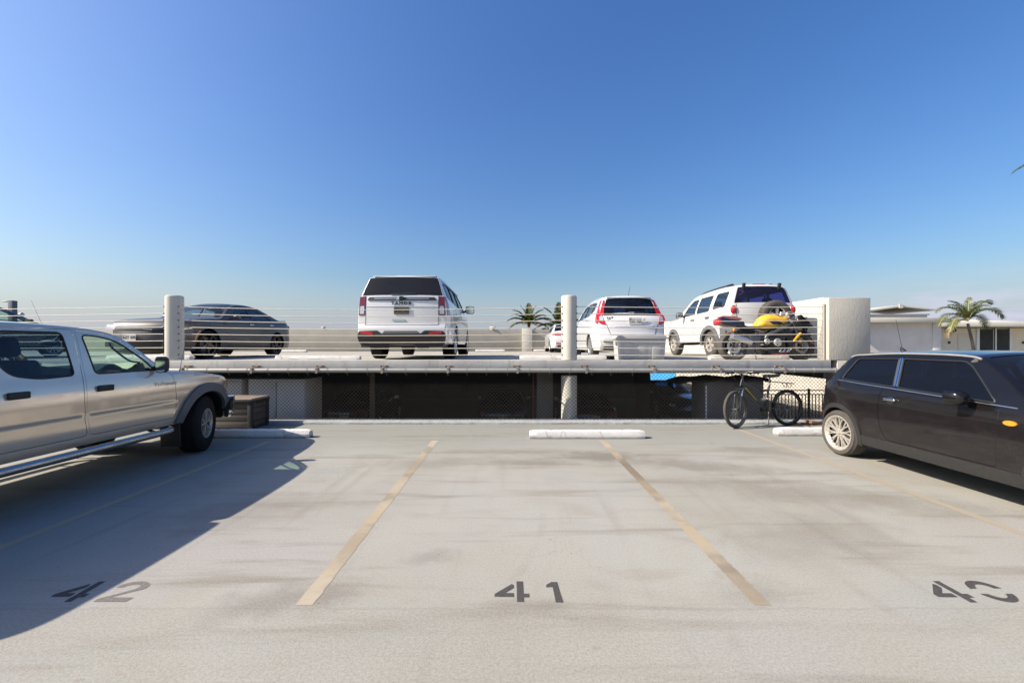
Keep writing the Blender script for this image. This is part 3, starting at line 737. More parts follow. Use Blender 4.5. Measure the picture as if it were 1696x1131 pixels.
# ------------------------------------------------------------------ cars: panels cut from side outlines, bent over the body's width, and a crowned strip over the top
BOW = {'front': .10, 'grille': .10, 'hood': .035, 'ws': .07, 'roof': .035, 'rg': .06, 'tail': .05, 'deck': .03, 'rear': .07}
class Car:
    def __init__(c, name, label, cat, loc, rz, prof, plan, tum, clr, wheels, archr, paint, step=.06, flare=0, bow=None, group=None, strip_mats=None, pw=2.6, tg=.9):
        c.root = thing(name, label, cat, loc, rz, group)
        c.paint = paint; c.step = step; c.clr = clr; c.wheels = wheels; c.flare = flare; c.archr = archr; c.pw = pw; c.tg = tg
        c.plan = pch(plan); c.tum = pch(tum); c.L = prof[-1][0] if False else max(p[0] for p in prof)
        # resample the profile, keeping the tag of each span
        pts = []; tags = []
        ctrl = [(p[0], p[1]) for p in prof]
        for i in range(len(ctrl) - 1):
            seg_all = crom(ctrl[max(0, i - 1):i + 3], step)
            # the part of that local curve that belongs to this span
            k0 = 0 if i == 0 else max(1, int(math.ceil(np.linalg.norm(np.subtract(ctrl[i], ctrl[i - 1])) / step)))
            k1 = k0 + max(1, int(math.ceil(np.linalg.norm(np.subtract(ctrl[i + 1], ctrl[i])) / step)))
            for q in seg_all[k0:k1]: pts.append(q); tags.append(prof[i][2])
        pts.append(ctrl[-1]); tags.append(prof[-1][2])
        c.prof = pts; c.tags = tags
        b = dict(BOW); b.update(bow or {})
        bw = np.array([b[t] for t in tags], float)
        ker = max(3, int(.22 / step)); pad = np.pad(bw, ker, mode='edge')
        c.bow = [float(np.mean(pad[i:i + 2 * ker + 1])) for i in range(len(bw))]
        c.nrm = []
        for i in range(len(pts)):
            a = pts[max(0, i - 1)]; d = pts[min(len(pts) - 1, i + 1)]
            t = Vector((d[0] - a[0], d[1] - a[1])); t = t.normalized() if t.length > 1e-9 else Vector((1, 0))
            c.nrm.append(Vector((-t.y, t.x)))
        c.itop = max(range(len(pts)), key=lambda i: pts[i][1])
    # half width of the body at a place of its side view
    def W(c, u, z):
        w = c.plan(u) - c.tum(z)
        if c.flare:
            for wh in c.wheels[:2]:
                d = math.hypot(u - wh[0], z - wh[1]) - c.archr
                if z < wh[1] + .75: w += c.flare * math.exp(-(d / .09)**2)
        return max(.05, w)
    def nside(c, u, z):
        """outward normal of the right-hand side"""
        e = .012; wu = (c.W(u + e, z) - c.W(u - e, z)) / (2 * e); wz = (c.W(u, z + e) - c.W(u, z - e)) / (2 * e)
        return Vector((1, wu, -wz)).normalized()
    def polish(c, me, V, s, off=0):
        known = {}
        for u, z in V:
            p = c.side(u, z, s, off); n = c.nside(u, z); known[(round(p[0], 4), round(p[1], 4), round(p[2], 4))] = (s * n[0], n[1], n[2])
        smooth_normals(me, known)
    def side(c, u, z, s, off=0): return (s * (c.W(u, z) + off), c.L / 2 - u, z)
    def at(c, i, t, off=0):
        u, z = c.prof[i]; n = c.nrm[i]
        k = c.bow[i] * (1 - abs(t) ** c.pw) + off
        return (t * c.W(u, z), c.L / 2 - (u + n.x * k), z + n.y * k)
    def face(c, rear, v, z, off=0):
        """point on the front or the rear face at lateral v, height z"""
        P = c.prof; rng_ = range(len(P) - 1, c.itop, -1) if rear else range(0, c.itop)
        def pos(i):
            n = c.nrm[i]; k = c.bow[i] * (1 - min(1, abs(v) / c.W(*P[i])) ** c.pw)
            return P[i][0] + n.x * k, P[i][1] + n.y * k
        a = b = (len(P) - 1 if rear else 0); f = 0
        for i in rng_:
            i2 = i - 1 if rear else i + 1; q, r = pos(i), pos(i2)
            if q[1] <= z <= r[1] and r[1] > q[1]:
                a, b = i, i2; f = (z - q[1]) / (r[1] - q[1]); break
        q, r = pos(a), pos(b); n = c.nrm[a].lerp(c.nrm[b], f); u = q[0] + (r[0] - q[0]) * f
        return (v, c.L / 2 - (u + n.x * off), z + n.y * off)
    def top(c, u, v, off=0):
        P = c.prof; i = min(range(len(P)), key=lambda i: abs(P[i][0] - u) - P[i][1] * .8)
        w = c.W(*P[i]); return Vector(c.at(i, max(-1, min(1, v / w)), off))
    def patch(c, name, poly, m, fn, off=.006, th=.02, parent=None, step=None, holes=(), smooth=True):
        """a thin plate with the outline poly laid on a body surface fn(a, b, off)"""
        st = step or c.step; poly = resamp(poly, st * .7); holes = [resamp(h, st * .7) for h in holes]
        if area(poly) < 0: poly = poly[::-1]
        V, F = fill(poly, holes, st); b = MB(); n = len(V)
        top = [Vector(fn(a, z, off)) for a, z in V]; low = [Vector(fn(a, z, off - th)) for a, z in V]
        # make the outer face look away from the plate's own inner side
        f = F[0]; nn = (top[f[1]] - top[f[0]]).cross(top[f[2]] - top[f[0]])
        flip = nn.dot(top[f[0]] - low[f[0]]) < 0
        b.add(top, [q[::-1] if flip else q for q in F])
        # rim
        cnt = {}
        for q in F:
            for j in range(3):
                e = (q[j], q[(j + 1) % 3]); cnt[frozenset(e)] = cnt.get(frozenset(e), []) + [e]
        rim = [e[0] for e in cnt.values() if len(e) == 1]
        o = len(b.v); b.add(low, [])
        for a, d in rim:
            q = [d, a, o + a, o + d]; b.f.append(q[::-1] if flip else q); b.m.append(b.k)
        return b.build(name, m, c.root if parent is None else parent, smooth=smooth, angle=40)
    def skin(c, poly, holes, off=0, keep=False):
        """one side panel as points and faces, for both sides: returns (verts, faces) of the right-hand side"""
        V, F = fill(poly, holes, c.step)
        return V, F
    def body(c, side_holes, name='body', extra=None):
        P = c.prof; b = MB(); b.k = 0
        out_ = [p for p in P]
        # underside, rear to front, over the wheel arches
        bot = []
        for wh in sorted(c.wheels[:2], key=lambda w: -w[0]):
            uc, zc = wh[0], wh[1]; du = math.sqrt(max(.01, c.archr**2 - (c.clr - zc)**2)); a0 = math.atan2(c.clr - zc, du)
            bot.append((uc + du + .0001, c.clr))
            N = max(14, int(c.archr * 3.4 / c.step))
            for i in range(1, N):
                a = a0 + (math.pi - 2 * a0) * i / N; bot.append((uc + c.archr * math.cos(a), zc + c.archr * math.sin(a)))
            bot.append((uc - du, c.clr))
        o2 = [P[-1]] + bot + [P[0]]; dense = []
        for i in range(len(o2) - 1):
            a, d = Vector(o2[i]), Vector(o2[i + 1]); m = max(1, int((d - a).length / c.step))
            for q in range(1, m + (0 if i == len(o2) - 2 else 1)): dense.append(tuple(a.lerp(d, q / m)))
        outline = out_ + dense
        # the outline runs over the top front to rear: clockwise, turn it round
        ol = outline[::-1]
        V, F = fill(ol, [resamp(h, c.step * .8) for h in side_holes], c.step)
        for s in (1, -1):
            b.add([c.side(u, z, s) for u, z in V], [f[::-1] if s > 0 else f for f in F], 0)
        # strip over the top; glass spans are left open for panes of their own
        T = sorted(set([-1, -.985, -.95, -c.tg, -.78, -.6, -.4, -.2, 0, .2, .4, .6, .78, c.tg, .95, .985, 1]))
        nT = len(T); vs = [c.at(i, t) for i in range(len(P)) for t in T]; fs = []; gl = {}
        for i in range(len(P) - 1):
            for j in range(nT - 1):
                q = (i * nT + j, (i + 1) * nT + j, (i + 1) * nT + j + 1, i * nT + j + 1)
                tg = c.tags[i]
                if tg in ('ws', 'rg') and abs((T[j] + T[j + 1]) / 2) < c.tg: gl.setdefault(tg, []).append(q)
                elif tg == 'grille' and abs((T[j] + T[j + 1]) / 2) < .8: b.add([vs[k] for k in q], [(0, 1, 2, 3)], 1)
                else: fs.append(q)
        b.add(vs, fs, 0)
        # dark wheel housings, floor pan
        for wh in c.wheels[:2]:
            uc, zc = wh[0], wh[1]; Rr = c.archr + .004
            for s in (1, -1):
                vv = []; ff = []
                for i in range(25):
                    a = math.pi * i / 24
                    u, z = uc + Rr * math.cos(a), max(c.clr * .6, zc + Rr * math.sin(a))
                    wo = c.W(u, max(z, c.clr)) - .006
                    vv += [(s * wo, c.L / 2 - u, z), (s * .42, c.L / 2 - u, z)]
                for i in range(24): ff.append((2 * i, 2 * i + 1, 2 * i + 3, 2 * i + 2))
                b.add(vv, ff, 1)
                o = [(s * .42, c.L / 2 - (uc + Rr * math.cos(math.pi * i / 24)), zc + Rr * math.sin(math.pi * i / 24)) for i in range(25)]
                b.add(o, [tuple(range(25))], 1)
        us = sorted(w[0] for w in c.wheels[:2]); Rr = c.archr
        b.bb(-.415, .415, c.L / 2 - (c.L - .3), c.L / 2 - .3, c.clr + .02, c.clr + .10, 1)
        w0 = c.plan((us[0] + us[1]) / 2) - c.tum(c.clr) - .02
        b.bb(-w0, w0, c.L / 2 - (us[1] - Rr - .01), c.L / 2 - (us[0] + Rr + .01), c.clr + .01, c.clr + .06, 1)
        o = b.build(name, [c.paint, M['black']], c.root, smooth=True, angle=180)
        known = {}
        for u, z in V:
            n = c.nside(u, z)
            for s in (1, -1):
                p = c.side(u, z, s); known[(round(p[0], 4), round(p[1], 4), round(p[2], 4))] = (s * n[0], n[1], n[2])
        # along the shoulder edge the side's normal is blended with the strip's own
        P_ = {(round(a[0], 4), round(a[1], 4), round(a[2], 4)) for i in range(len(P)) for a in (c.at(i, 1), c.at(i, -1))}
        edge = {k: known.pop(k) for k in P_ if k in known}
        me = o.data; me.update(); smooth_normals(me, known)
        c.bodyobj = o
        for tg, q in gl.items():
            g = MB(); g.add([c.at(i, t, -.006) for i in range(len(P)) for t in T], q)
            me = g.mesh('glass', [extra.get(tg, M['glass_tint']) if extra else M['glass_tint']], angle=60)
            bm = bmesh.new(); bm.from_mesh(me); bmesh.ops.delete(bm, geom=[v for v in bm.verts if not v.link_faces], context='VERTS'); bm.to_mesh(me); bm.free()
            link('windshield' if tg == 'ws' else 'rear_window', me, c.root)
        return o
    def door(c, outline, window, s, wmat, handle=None, hmat=None, seal=True, hsize=(.17, .045)):
        """one door panel with its pane and handle on side s"""
        ol = resamp(offset(outline, -.005), c.step * .8)
        if area(ol) < 0: ol = ol[::-1]
        V, F = fill(ol, [resamp(window, c.step * .8)] if window else [], c.step); b = MB()
        b.add([c.side(u, z, s) for u, z in V], [f[::-1] if s > 0 else f for f in F])
        # returned edge so that the gap has depth
        n = len(ol); o = len(b.v)
        b.add([c.side(u, z, s) for u, z in ol] + [c.side(u, z, s, -.03) for u, z in ol], [])
        for i in range(n):
            q = [o + i, o + (i + 1) % n, o + n + (i + 1) % n, o + n + i]; b.f.append(q if s > 0 else q[::-1]); b.m.append(0)
        d = b.build('door', c.paint, c.root, angle=180); c.polish(d.data, V, s)
        if window: c.pane(window, s, wmat, d, seal)
        if handle:
            u, z = handle; p = Vector(c.side(u, z, s))
            h = MB(); h.box((0, 0, 0), (.034, hsize[0], hsize[1])); hb = h.build('handle', hmat or c.paint, d, bevel=.011, seg=3)
            hb.location = p + Vector((s * .014, 0, 0))
        return d
    def pane(c, window, s, wmat, parent=None, seal=True):
        w = resamp(window, c.step)
        if area(w) < 0: w = w[::-1]
        V, F = fill(w, [], c.step * 1.6); g = MB()
        g.add([c.side(u, z, s, -.010) for u, z in V], [f[::-1] if s > 0 else f for f in F])
        o = g.build('window', wmat, parent or c.root, angle=180); c.polish(o.data, V, s, -.010)
        if seal:
            t = MB(); t.tube([c.side(u, z, s, -.002) for u, z in w], .009, 6, closed=True)
            t.build('window_seal', M['black'], parent or c.root)
        return o
    def fit_wheels(c, w, rim_r, style, tyre, rim, face_v, steer=0, count=4):
        """four wheels that share their meshes; the outer faces lie at lateral face_v"""
        r = c.wheels[0][1]
        bar, tm, rm = wheel_meshes(r, w, rim_r, style, tyre, rim)
        for wi, wh in enumerate(c.wheels[:2]):
            for s in (1, -1):
                o = link('wheel', bar, c.root); o.location = (s * face_v, c.L / 2 - wh[0], wh[1])
                o.rotation_euler = (random.uniform(0, 1), 0, (0 if s > 0 else math.pi) + (steer if wi == 0 else 0))
                link('tyre', tm, o); link('rim', rm, o)
def wheel_meshes(r, w, rr, style, tyre, rim):
    """wheel about the X axis, outer face towards +X at x = 0"""
    Mx = Matrix.Rotation(R(90), 4, 'Y')
    b = MB(); b.lathe([(.02, -w * .30), (rr * .62, -w * .30), (rr * .62, -w * .42), (rr * .93, -w * .45), (rr * .93, -.03)], 32, Mx, 0)
    b.lathe([(.02, -w * .26), (rr * .70, -w * .26), (rr * .70, -w * .31), (.02, -w * .31)], 28, Mx, 1)
    bar = b.mesh('wheel_drum', [M['black'], M['brake']])
    b = MB(); d = r - rr
    out_ = [(rr * .96, -.018), (rr, -.010), (rr + d * .12, -.002), (rr + d * .45, .004), (rr + d * .72, -.002), (r - .016, -.016), (r - .004, -.032)]
    n = 5; tw = w - .064; tread = []
    for i in range(n):
        a = -.032 - tw * i / n; e = -.032 - tw * (i + 1) / n
        tread += [(r, a - .004), (r, e + .006)]
        if i < n - 1: tread += [(r - .009, e + .004), (r - .009, e - .002)]
    inn = [(q[0], -w - q[1]) for q in out_[::-1]]
    b.lathe(out_ + tread + inn, 48, Mx); tm = b.mesh('tyre', tyre, angle=50)
    b = MB(); lip = [(rr * .80, -.040), (rr * .82, -.030), (rr * .90, -.016), (rr * .945, -.004), (rr * 1.0, -.002), (rr * 1.014, -.012), (rr * 1.0, -.022)] if style == 'mesh' else [(rr * .90, -.045), (rr * .91, -.020), (rr * .955, -.006), (rr * 1.0, -.004), (rr * 1.012, -.012), (rr * 1.0, -.022)]
    b.lathe(lip, 48, Mx)
    def spoke(a, h0, h1, w0, w1, x0, x1, th=.022, skew=0):
        # from radius h0 to h1 along angle a, seen from +X
        A = Matrix.Rotation(a, 4, 'X'); vs = []
        for rad, ww, x, sk in ((h0, w0, x0, 0), ((h0 + h1) / 2, (w0 + w1) / 2 * .92, (x0 * .55 + x1 * .45) + .003, skew * .45), (h1, w1, x1, skew)):
            for xx, k in ((x - th, 1), (x, .74)):
                vs += [A @ Vector((xx, sk - ww * k / 2, rad)), A @ Vector((xx, sk + ww * k / 2, rad))]
        f = []
        for i in (0, 4): f += [(i + 2, i + 3, i + 7, i + 6), (i, i + 4, i + 5, i + 1), (i, i + 2, i + 6, i + 4), (i + 1, i + 5, i + 7, i + 3)]
        b.add(vs, f)
    hub = rr * .24
    if style == 'mesh':                        # ten V spokes crossing near the lip, rivets round the lip
        for k in range(10):
            a = 2 * math.pi * k / 10
            for s in (-1, 1): spoke(a, rr * .40, rr * .845, rr * .085, rr * .080, -.026, -.022, .02, s * rr * .125)
            spoke(a, hub * .7, rr * .46, rr * .13, rr * .15, -.029, -.025, .02)
        for k in range(30):
            a = 2 * math.pi * k / 30; c0 = Vector((-.010, rr * .905 * math.cos(a), rr * .905 * math.sin(a)))
            b.ball(c0, (.006, .006, .006), 6, 4)
    elif style == 'five':
        for k in range(5): spoke(2 * math.pi * k / 5, hub * .7, rr * .93, rr * .30, rr * .52, -.020, -.018, .03)
    elif style == 'vee':                       # five broad hollow V spokes
        for k in range(5):
            a = 2 * math.pi * k / 5
            for s in (-1, 1): spoke(a, hub * .7, rr * .93, rr * .15, rr * .15, -.018, -.012, .03, s * rr * .22)
    elif style == 'multi':
        for k in range(10): spoke(2 * math.pi * k / 10, hub * .7, rr * .94, rr * .10, rr * .09, -.022, -.010, .025)
    elif style == 'split':
        for k in range(5):
            for s in (-1, 1): spoke(2 * math.pi * k / 5 + s * .13, hub * .8, rr * .94, rr * .12, rr * .10, -.024, -.010, .025, s * rr * .06)
    elif style == 'disc':
        b.lathe([(hub * .5, -.012), (rr * .5, -.006), (rr * .78, -.02), (rr * .91, -.024)], 40, Mx)
        for k in range(7): spoke(2 * math.pi * k / 7, hub, rr * .9, rr * .16, rr * .22, -.008, -.010, .02)
    b.lathe([(0, -.014), (hub * .42, -.015), (hub * .46, -.024), (hub * .95, -.026), (hub, -.05)], 28, Mx)
    for k in range(5):
        a = 2 * math.pi * (k + .5) / 5; q = hub * .68
        b.tube([(-.03, q * math.cos(a), q * math.sin(a)), (-.017, q * math.cos(a), q * math.sin(a))], hub * .13, 6)
    rm = b.mesh('rim', rim, angle=38)
    return bar, tm, rm
def letters(txt, size, m, parent, name, Mx, depth=.003, squash=1.0, spacing=1.0, bold=0.0):
    cu = bpy.data.curves.new('font', 'FONT'); cu.body = txt; cu.size = size; cu.extrude = depth; cu.offset = bold
    cu.align_x = 'CENTER'; cu.align_y = 'CENTER'; cu.space_character = spacing; cu.resolution_u = 3
    o = bpy.data.objects.new('font', cu); COL.objects.link(o)
    bpy.context.view_layer.update()
    me = bpy.data.meshes.new_from_object(o.evaluated_get(bpy.context.evaluated_depsgraph_get()))
    bpy.data.objects.remove(o); bpy.data.curves.remove(cu)
    me.materials.clear(); me.materials.append(m); me.transform(Matrix.Diagonal((squash, 1, 1, 1)))
    me.transform(Mx); return link(name, me, parent)
def upright(p, rear=True, tilt=0):
    """frame for things on a rear face (looking along +Y) or a front face: local X right as read, Y up, Z out"""
    rot = Matrix.Rotation(R(90) - tilt, 4, 'X') if rear else Matrix.Rotation(math.pi, 4, 'Z') @ Matrix.Rotation(R(90) - tilt, 4, 'X')
    return Matrix.Translation(p) @ rot
def plate(c, v, z, rear, txt, m, ink, w=.305, h=.152, off=.012, parent=None):
    p = Vector(c.face(rear, v, z, off)); F = upright(p, rear)
    b = MB(); b.prism(rnd([(-w / 2, -h / 2), (w / 2, -h / 2), (w / 2, h / 2), (-w / 2, h / 2)], .015, 3), -.012, .002, F, 0)
    o = b.build('number_plate', [m], c.root if parent is None else parent, smooth=False)
    letters(txt, .088, ink, o, 'plate_letters', F @ Matrix.Translation((0, -.012, .004)), .001, .92, 1.0, .002)
    b = MB()
    b.prism([(-.135, .046), (-.09, .046), (-.09, .064), (-.135, .064)], .002, .004, F)
    b.build('plate_sticker', ink, o, smooth=False)
    return o
def mirror(c, u, z, s, m, size=(.20, .10, .16), reach=.13, capm=None):
    p = Vector(c.side(u, z, s)); b = MB()
    b.tube([p + Vector((-s * .03, 0, -size[2] * .30)), p + Vector((s * reach * .5, -.01, -size[2] * .22)), p + Vector((s * reach, 0, -size[2] * .05))], [.035, .028, .03], 10)
    q = p + Vector((s * (reach + size[0] * .38), 0, 0))
    Mr = Matrix.Identity(3)
    # a rounded housing, flat where the glass sits on the side that looks back
    vs = []; fs = []; K = 20; rings = [(-.42, .90), (-.40, 1.0), (-.1, 1.0), (.15, .90), (.36, .66), (.44, .30)]
    for yy, k in rings:
        for j in range(K):
            a = 2 * math.pi * j / K; ca, sa = math.cos(a), math.sin(a); e = .5
            vs.append((q.x + size[0] * .5 * k * math.copysign(abs(ca) ** e, ca), q.y + size[1] * yy * 1.2, q.z + size[2] * .5 * k * math.copysign(abs(sa) ** e, sa)))
    for i in range(len(rings) - 1):
        for j in range(K): fs.append((i * K + j, (i + 1) * K + j, (i + 1) * K + (j + 1) % K, i * K + (j + 1) % K))
    fs.append(tuple(range((len(rings) - 1) * K, len(rings) * K))); b.add(vs, [f[::-1] for f in fs])
    o = b.build('mirror', m, c.root, angle=50)
    g = MB(); g.add([(vs[j][0], q.y - size[1] * .49, vs[j][2]) for j in range(K)], [tuple(range(K))]); g.build('mirror_glass', M['chrome'], o, smooth=False)
    return o
def seat(c, u, v, z, m, w=.50, h=.66, head=True, depth=.50):
    y = c.L / 2 - u; b = MB()
    b.box((v, y, z), (w, depth, .16)); rot = Matrix.Rotation(R(-12), 3, 'X')
    rot = Matrix.Rotation(R(14), 3, 'X')
    b.box((v, y - depth * .5 - .06, z + h * .5), (w, .14, h), rot)
    if head:
        b.box((v, y - depth * .5 - .06 - h * .17, z + h + .12), (w * .52, .10, .19), rot)
    o = b.build('seat', m, c.root, bevel=.045, seg=3)
    if head:
        p = MB()
        for s in (-.06, .06): p.cyl((v + s, y - depth * .5 - .12, z + h - .06), (v + s, y - depth * .5 - .15, z + h + .08), .007, n=8)
        p.build('headrest_post', M['chrome'], o)
    return o
def steering(c, u, v, z):
    b = MB(); Mt = Matrix.Translation((v, c.L / 2 - u, z)) @ Matrix.Rotation(R(-62), 4, 'X')
    b.tube([Mt @ Vector((.185 * math.cos(q), .185 * math.sin(q), 0)) for q in [2 * math.pi * i / 32 for i in range(32)]], .015, 8, closed=True)
    for a in (0, 180, 270): b.tube([Mt @ Vector((0, 0, -.02)), Mt @ Vector((.18 * math.cos(R(a)), .18 * math.sin(R(a)), 0))], .016, 6)
    b.ball(Mt @ Vector((0, 0, -.02)), (.065, .05, .06), 12, 8)
    b.tube([Mt @ Vector((0, 0, -.02)), Mt @ Vector((0, 0, -.3))], .03, 8)
    return b.build('steering_wheel', M['interior'], c.root)
def dash(c, u0, u1, z0, z1, w):
    b = MB(); b.prism(rnd([(c.L / 2 - u0, z0), (c.L / 2 - u1, z0), (c.L / 2 - u1, z1 - .07), (c.L / 2 - (u0 * .4 + u1 * .6), z1), (c.L / 2 - u0, z1 - .02)], .03, 3), -w, w,
                       Matrix(((0, 0, 1, 0), (1, 0, 0, 0), (0, 1, 0, 0), (0, 0, 0, 1))))
    return b.build('dashboard', M['interior'], c.root)
def whip(c, p, q, r0=.0035, n=8, name='antenna'):
    b = MB(); b.tube([p, Vector(p).lerp(Vector(q), .06), q], [r0 * 3.2, r0, r0 * .6], n); return b.build(name, M['black'], c.root)
def band(c, name, path, sec, m, parent=None):
    """sweeps the section (out, z) along a plan path of (v, u) points"""
    P = [Vector((v, c.L / 2 - u)) for v, u in path]; vs = []; fs = []; k = len(sec); n = len(P)
    ctr = Vector((0, c.L / 2 - sum(u for _, u in path) / n - (0.6 if path[0][1] < c.L / 2 else -0.6)))
    for i, p in enumerate(P):
        t = (P[min(i + 1, n - 1)] - P[max(i - 1, 0)]).normalized(); nn = Vector((t.y, -t.x))
        if nn.dot(p - ctr) < 0: nn = -nn
        for o, z in sec: vs.append((p.x + nn.x * o, p.y + nn.y * o, z))
    for i in range(n - 1):
        for j in range(k): fs.append((i * k + j, i * k + (j + 1) % k, (i + 1) * k + (j + 1) % k, (i + 1) * k + j))
    fs.append(tuple(range(k))); fs.append(tuple(range((n - 1) * k, n * k))[::-1])
    b = MB(); b.add(vs, fs); me = b.mesh(name, m, angle=40)
    bm = bmesh.new(); bm.from_mesh(me); bmesh.ops.recalc_face_normals(bm, faces=bm.faces); bm.to_mesh(me); bm.free()
    return link(name, me, c.root if parent is None else parent)
def ring(uc, zc, r0, r1, a0, a1, n=26):
    o = [(uc + r1 * math.cos(R(a0 + (a1 - a0) * i / n)), zc + r1 * math.sin(R(a0 + (a1 - a0) * i / n))) for i in range(n + 1)]
    return o + [(uc + r0 * math.cos(R(a1 + (a0 - a1) * i / n)), zc + r0 * math.sin(R(a1 + (a0 - a1) * i / n))) for i in range(n + 1)]
def both(f):
    for s in (1, -1): f(s)

# ------------------------------------------------------------------ silver pickup truck, close on the left
def pickup_truck():
    prof = [(.12, .47, 'front'), (.06, .50, 'front'), (.05, .62, 'front'), (.07, .72, 'grille'), (.11, .86, 'hood'), (.19, .955, 'hood'), (.30, 1.01, 'hood'), (.46, 1.05, 'hood'), (.75, 1.095, 'hood'), (1.15, 1.14, 'hood'),
            (1.37, 1.165, 'ws'), (1.62, 1.375), (1.86, 1.565), (2.02, 1.622, 'roof'), (2.3, 1.66, 'roof'), (2.75, 1.68, 'roof'), (3.2, 1.675, 'roof'), (3.44, 1.655, 'roof'), (3.475, 1.55, 'roof'),
            (3.52, 1.55, 'roof'), (3.55, 1.66, 'roof'), (4.1, 1.675, 'roof'), (4.55, 1.65, 'roof'), (4.88, 1.57, 'rg'), (5.04, 1.12, 'rear'), (5.08, .8, 'rear'), (5.12, .68, 'rear'), (5.12, .52, 'rear'), (5.05, .47, 'rear')]
    prof = [(p[0], p[1], p[2] if len(p) > 2 else 'ws') for p in prof]
    c = Car('pickup_truck', 'champagne silver pickup truck with black fender flares and chrome side step', 'pickup truck', (-5.14, 4.105, 0), 0, prof,
            [(0, .66), (.08, .72), (.2, .80), (.45, .865), (.9, .885), (2, .89), (4.5, .88), (5, .85), (5.15, .80)],
            [(.3, .09), (.45, .060), (.56, .028), (.68, .010), (.772, .0075), (.784, 0), (.90, .003), (1.0, .014), (1.09, .036), (1.18, .068), (1.4, .135), (1.6, .205), (1.70, .25)],
            .47, [(.70, .385), (3.83, .385)], .452, M['silver_paint'], .038, tg=.93)
    wf = rnd([(1.535, 1.178), (2.262, 1.178), (2.285, 1.585), (2.12, 1.575), (1.92, 1.525), (1.74, 1.385), (1.60, 1.262)], [.03, .05, .05, .1, .12, .1, .1], 5)
    df = rnd([(1.265, .56), (2.36, .56), (2.41, .74), (2.415, .98), (2.38, 1.16), (2.335, 1.632), (2.10, 1.615), (1.90, 1.56), (1.70, 1.395), (1.47, 1.195), (1.29, 1.10)], [.05, .06, .1, .2, .2, .03, .1, .12, .1, .05, .05], 5)
    wr = rnd([(2.475, 1.178), (2.80, 1.165), (3.0, 1.21), (3.075, 1.32), (3.07, 1.50), (3.0, 1.60), (2.475, 1.603)], [.05, .1, .12, .1, .1, .10, .05], 6)
    dr = rnd([(2.385, .56), (3.26, .56), (3.36, .85), (3.40, 1.05), (3.34, 1.3), (3.24, 1.60), (3.1, 1.64), (2.36, 1.64), (2.40, 1.16), (2.437, .98), (2.435, .74)], [.06, .08, .1, .1, .1, .06, .06, .03, .2, .2, .1], 5)
    cap = rnd([(3.68, 1.22), (4.72, 1.22), (4.66, 1.54), (3.68, 1.58)], .06, 5)
    c.body([df, dr, cap], extra={'ws': M['glass_clear'], 'rg': M['glass_tint']})
    for s in (1, -1):
        c.door(df, wf, s, M['glass_clear'], (2.215, 1.03), M['black'], hsize=(.165, .062)); c.door(dr, wr, s, M['glass_mid'], (3.0, 1.04), M['black'], hsize=(.165, .062))
        c.pane(cap, s, M['glass_tint'])
        for wh, nm in ((.70, 0), (3.83, 0)):
            c.patch('fender_flare', ring(wh, .385, .452, .572, 8 if wh > 2 else 10, 172 if wh > 2 else 160), M['grey_plastic'], lambda a, z, o, s=s: c.side(a, z, s, o), .035, .05, step=.05)
            b = MB(); y = c.L / 2 - wh - .50
            b.box((s * .745, y, .345), (.26, .012, .36), Matrix.Rotation(R(4), 3, 'X')); b.build('mud_flap', M['dark_plastic'], c.root, bevel=.003)
        b = MB(); b.tube(crom([(s * .80, c.L / 2 - 1.30, .425), (s * .93, c.L / 2 - 1.42, .425), (s * .945, c.L / 2 - 1.6, .425), (s * .945, c.L / 2 - 3.2, .425), (s * .93, c.L / 2 - 3.34, .425), (s * .80, c.L / 2 - 3.42, .425)], .05), .041, 16)
        b.build('side_step', M['step'], c.root)
        b = MB()
        for u in (1.6, 2.4, 3.15): b.tube([(s * .94, c.L / 2 - u, .42), (s * .70, c.L / 2 - u, .50)], .018, 8)
        b.build('step_bracket', M['black'], c.root)
        mirror(c, 1.52, 1.245, s, M['black'], (.135, .09, .20), .065)
        c.patch('turn_signal', rnd([(.17, .845), (.215, .86), (.215, .95), (.165, .93)], .015), M['amber'], lambda a, z, o, s=s: c.side(a, z, s, o), .012, .03, step=.02)
        c.patch('headlight', rnd([(s * .46, .77), (s * .74, .79), (s * .75, .92), (s * .48, .92)], .03), M['clear_lens'], lambda a, z, o: c.face(False, a, z, o), .012, .03, step=.04)
        c.patch('tail_light', rnd([(s * .66, .78), (s * .80, .78), (s * .76, 1.08), (s * .64, 1.08)], .02), M['red_lens'], lambda a, z, o: c.face(True, a, z, o), .012, .03, step=.05)
    pth = crom([(.865, .27), (.845, .15), (.78, .03), (.6, -.05), (.3, -.09), (0, -.10), (-.3, -.09), (-.6, -.05), (-.78, .03), (-.845, .15), (-.865, .27)], .04)
    band(c, 'bumper', pth, [(-.05, .41), (.0, .395), (.018, .43), (.022, .53), (.024, .60), (.03, .64), (.03, .70), (.01, .715), (-.06, .715)], M['chrome'])
    for s in (1, -1):
        b = MB(); b.add([], []); pp = [(s * .888, c.L / 2 - .262), (s * .874, c.L / 2 - .165)]
        vs = [(pp[0][0], pp[0][1], .53), (pp[1][0], pp[1][1], .53), (pp[1][0], pp[1][1], .64), (pp[0][0], pp[0][1], .64)]
        vs += [(x + s * .012, y, z) for x, y, z in vs]; b.add(vs, [(4, 5, 6, 7), (0, 1, 5, 4), (1, 2, 6, 5), (2, 3, 7, 6), (3, 0, 4, 7)]); b.build('bumper_end', M['black'], c.root, smooth=False)
        c.patch('bumper_cladding', [(.13, .40), (.26, .40), (.25, .52), (.13, .52)], M['black'], lambda a, z, o, s=s: c.side(a, z, s, o), .02, .04)
    c.fit_wheels(.265, .205, 'vee', M['rubber'], M['alloy_dirty'], .872, R(18))
    for v in (.40, -.40): seat(c, 2.30, v, .72, M['seat'], .50, .62)
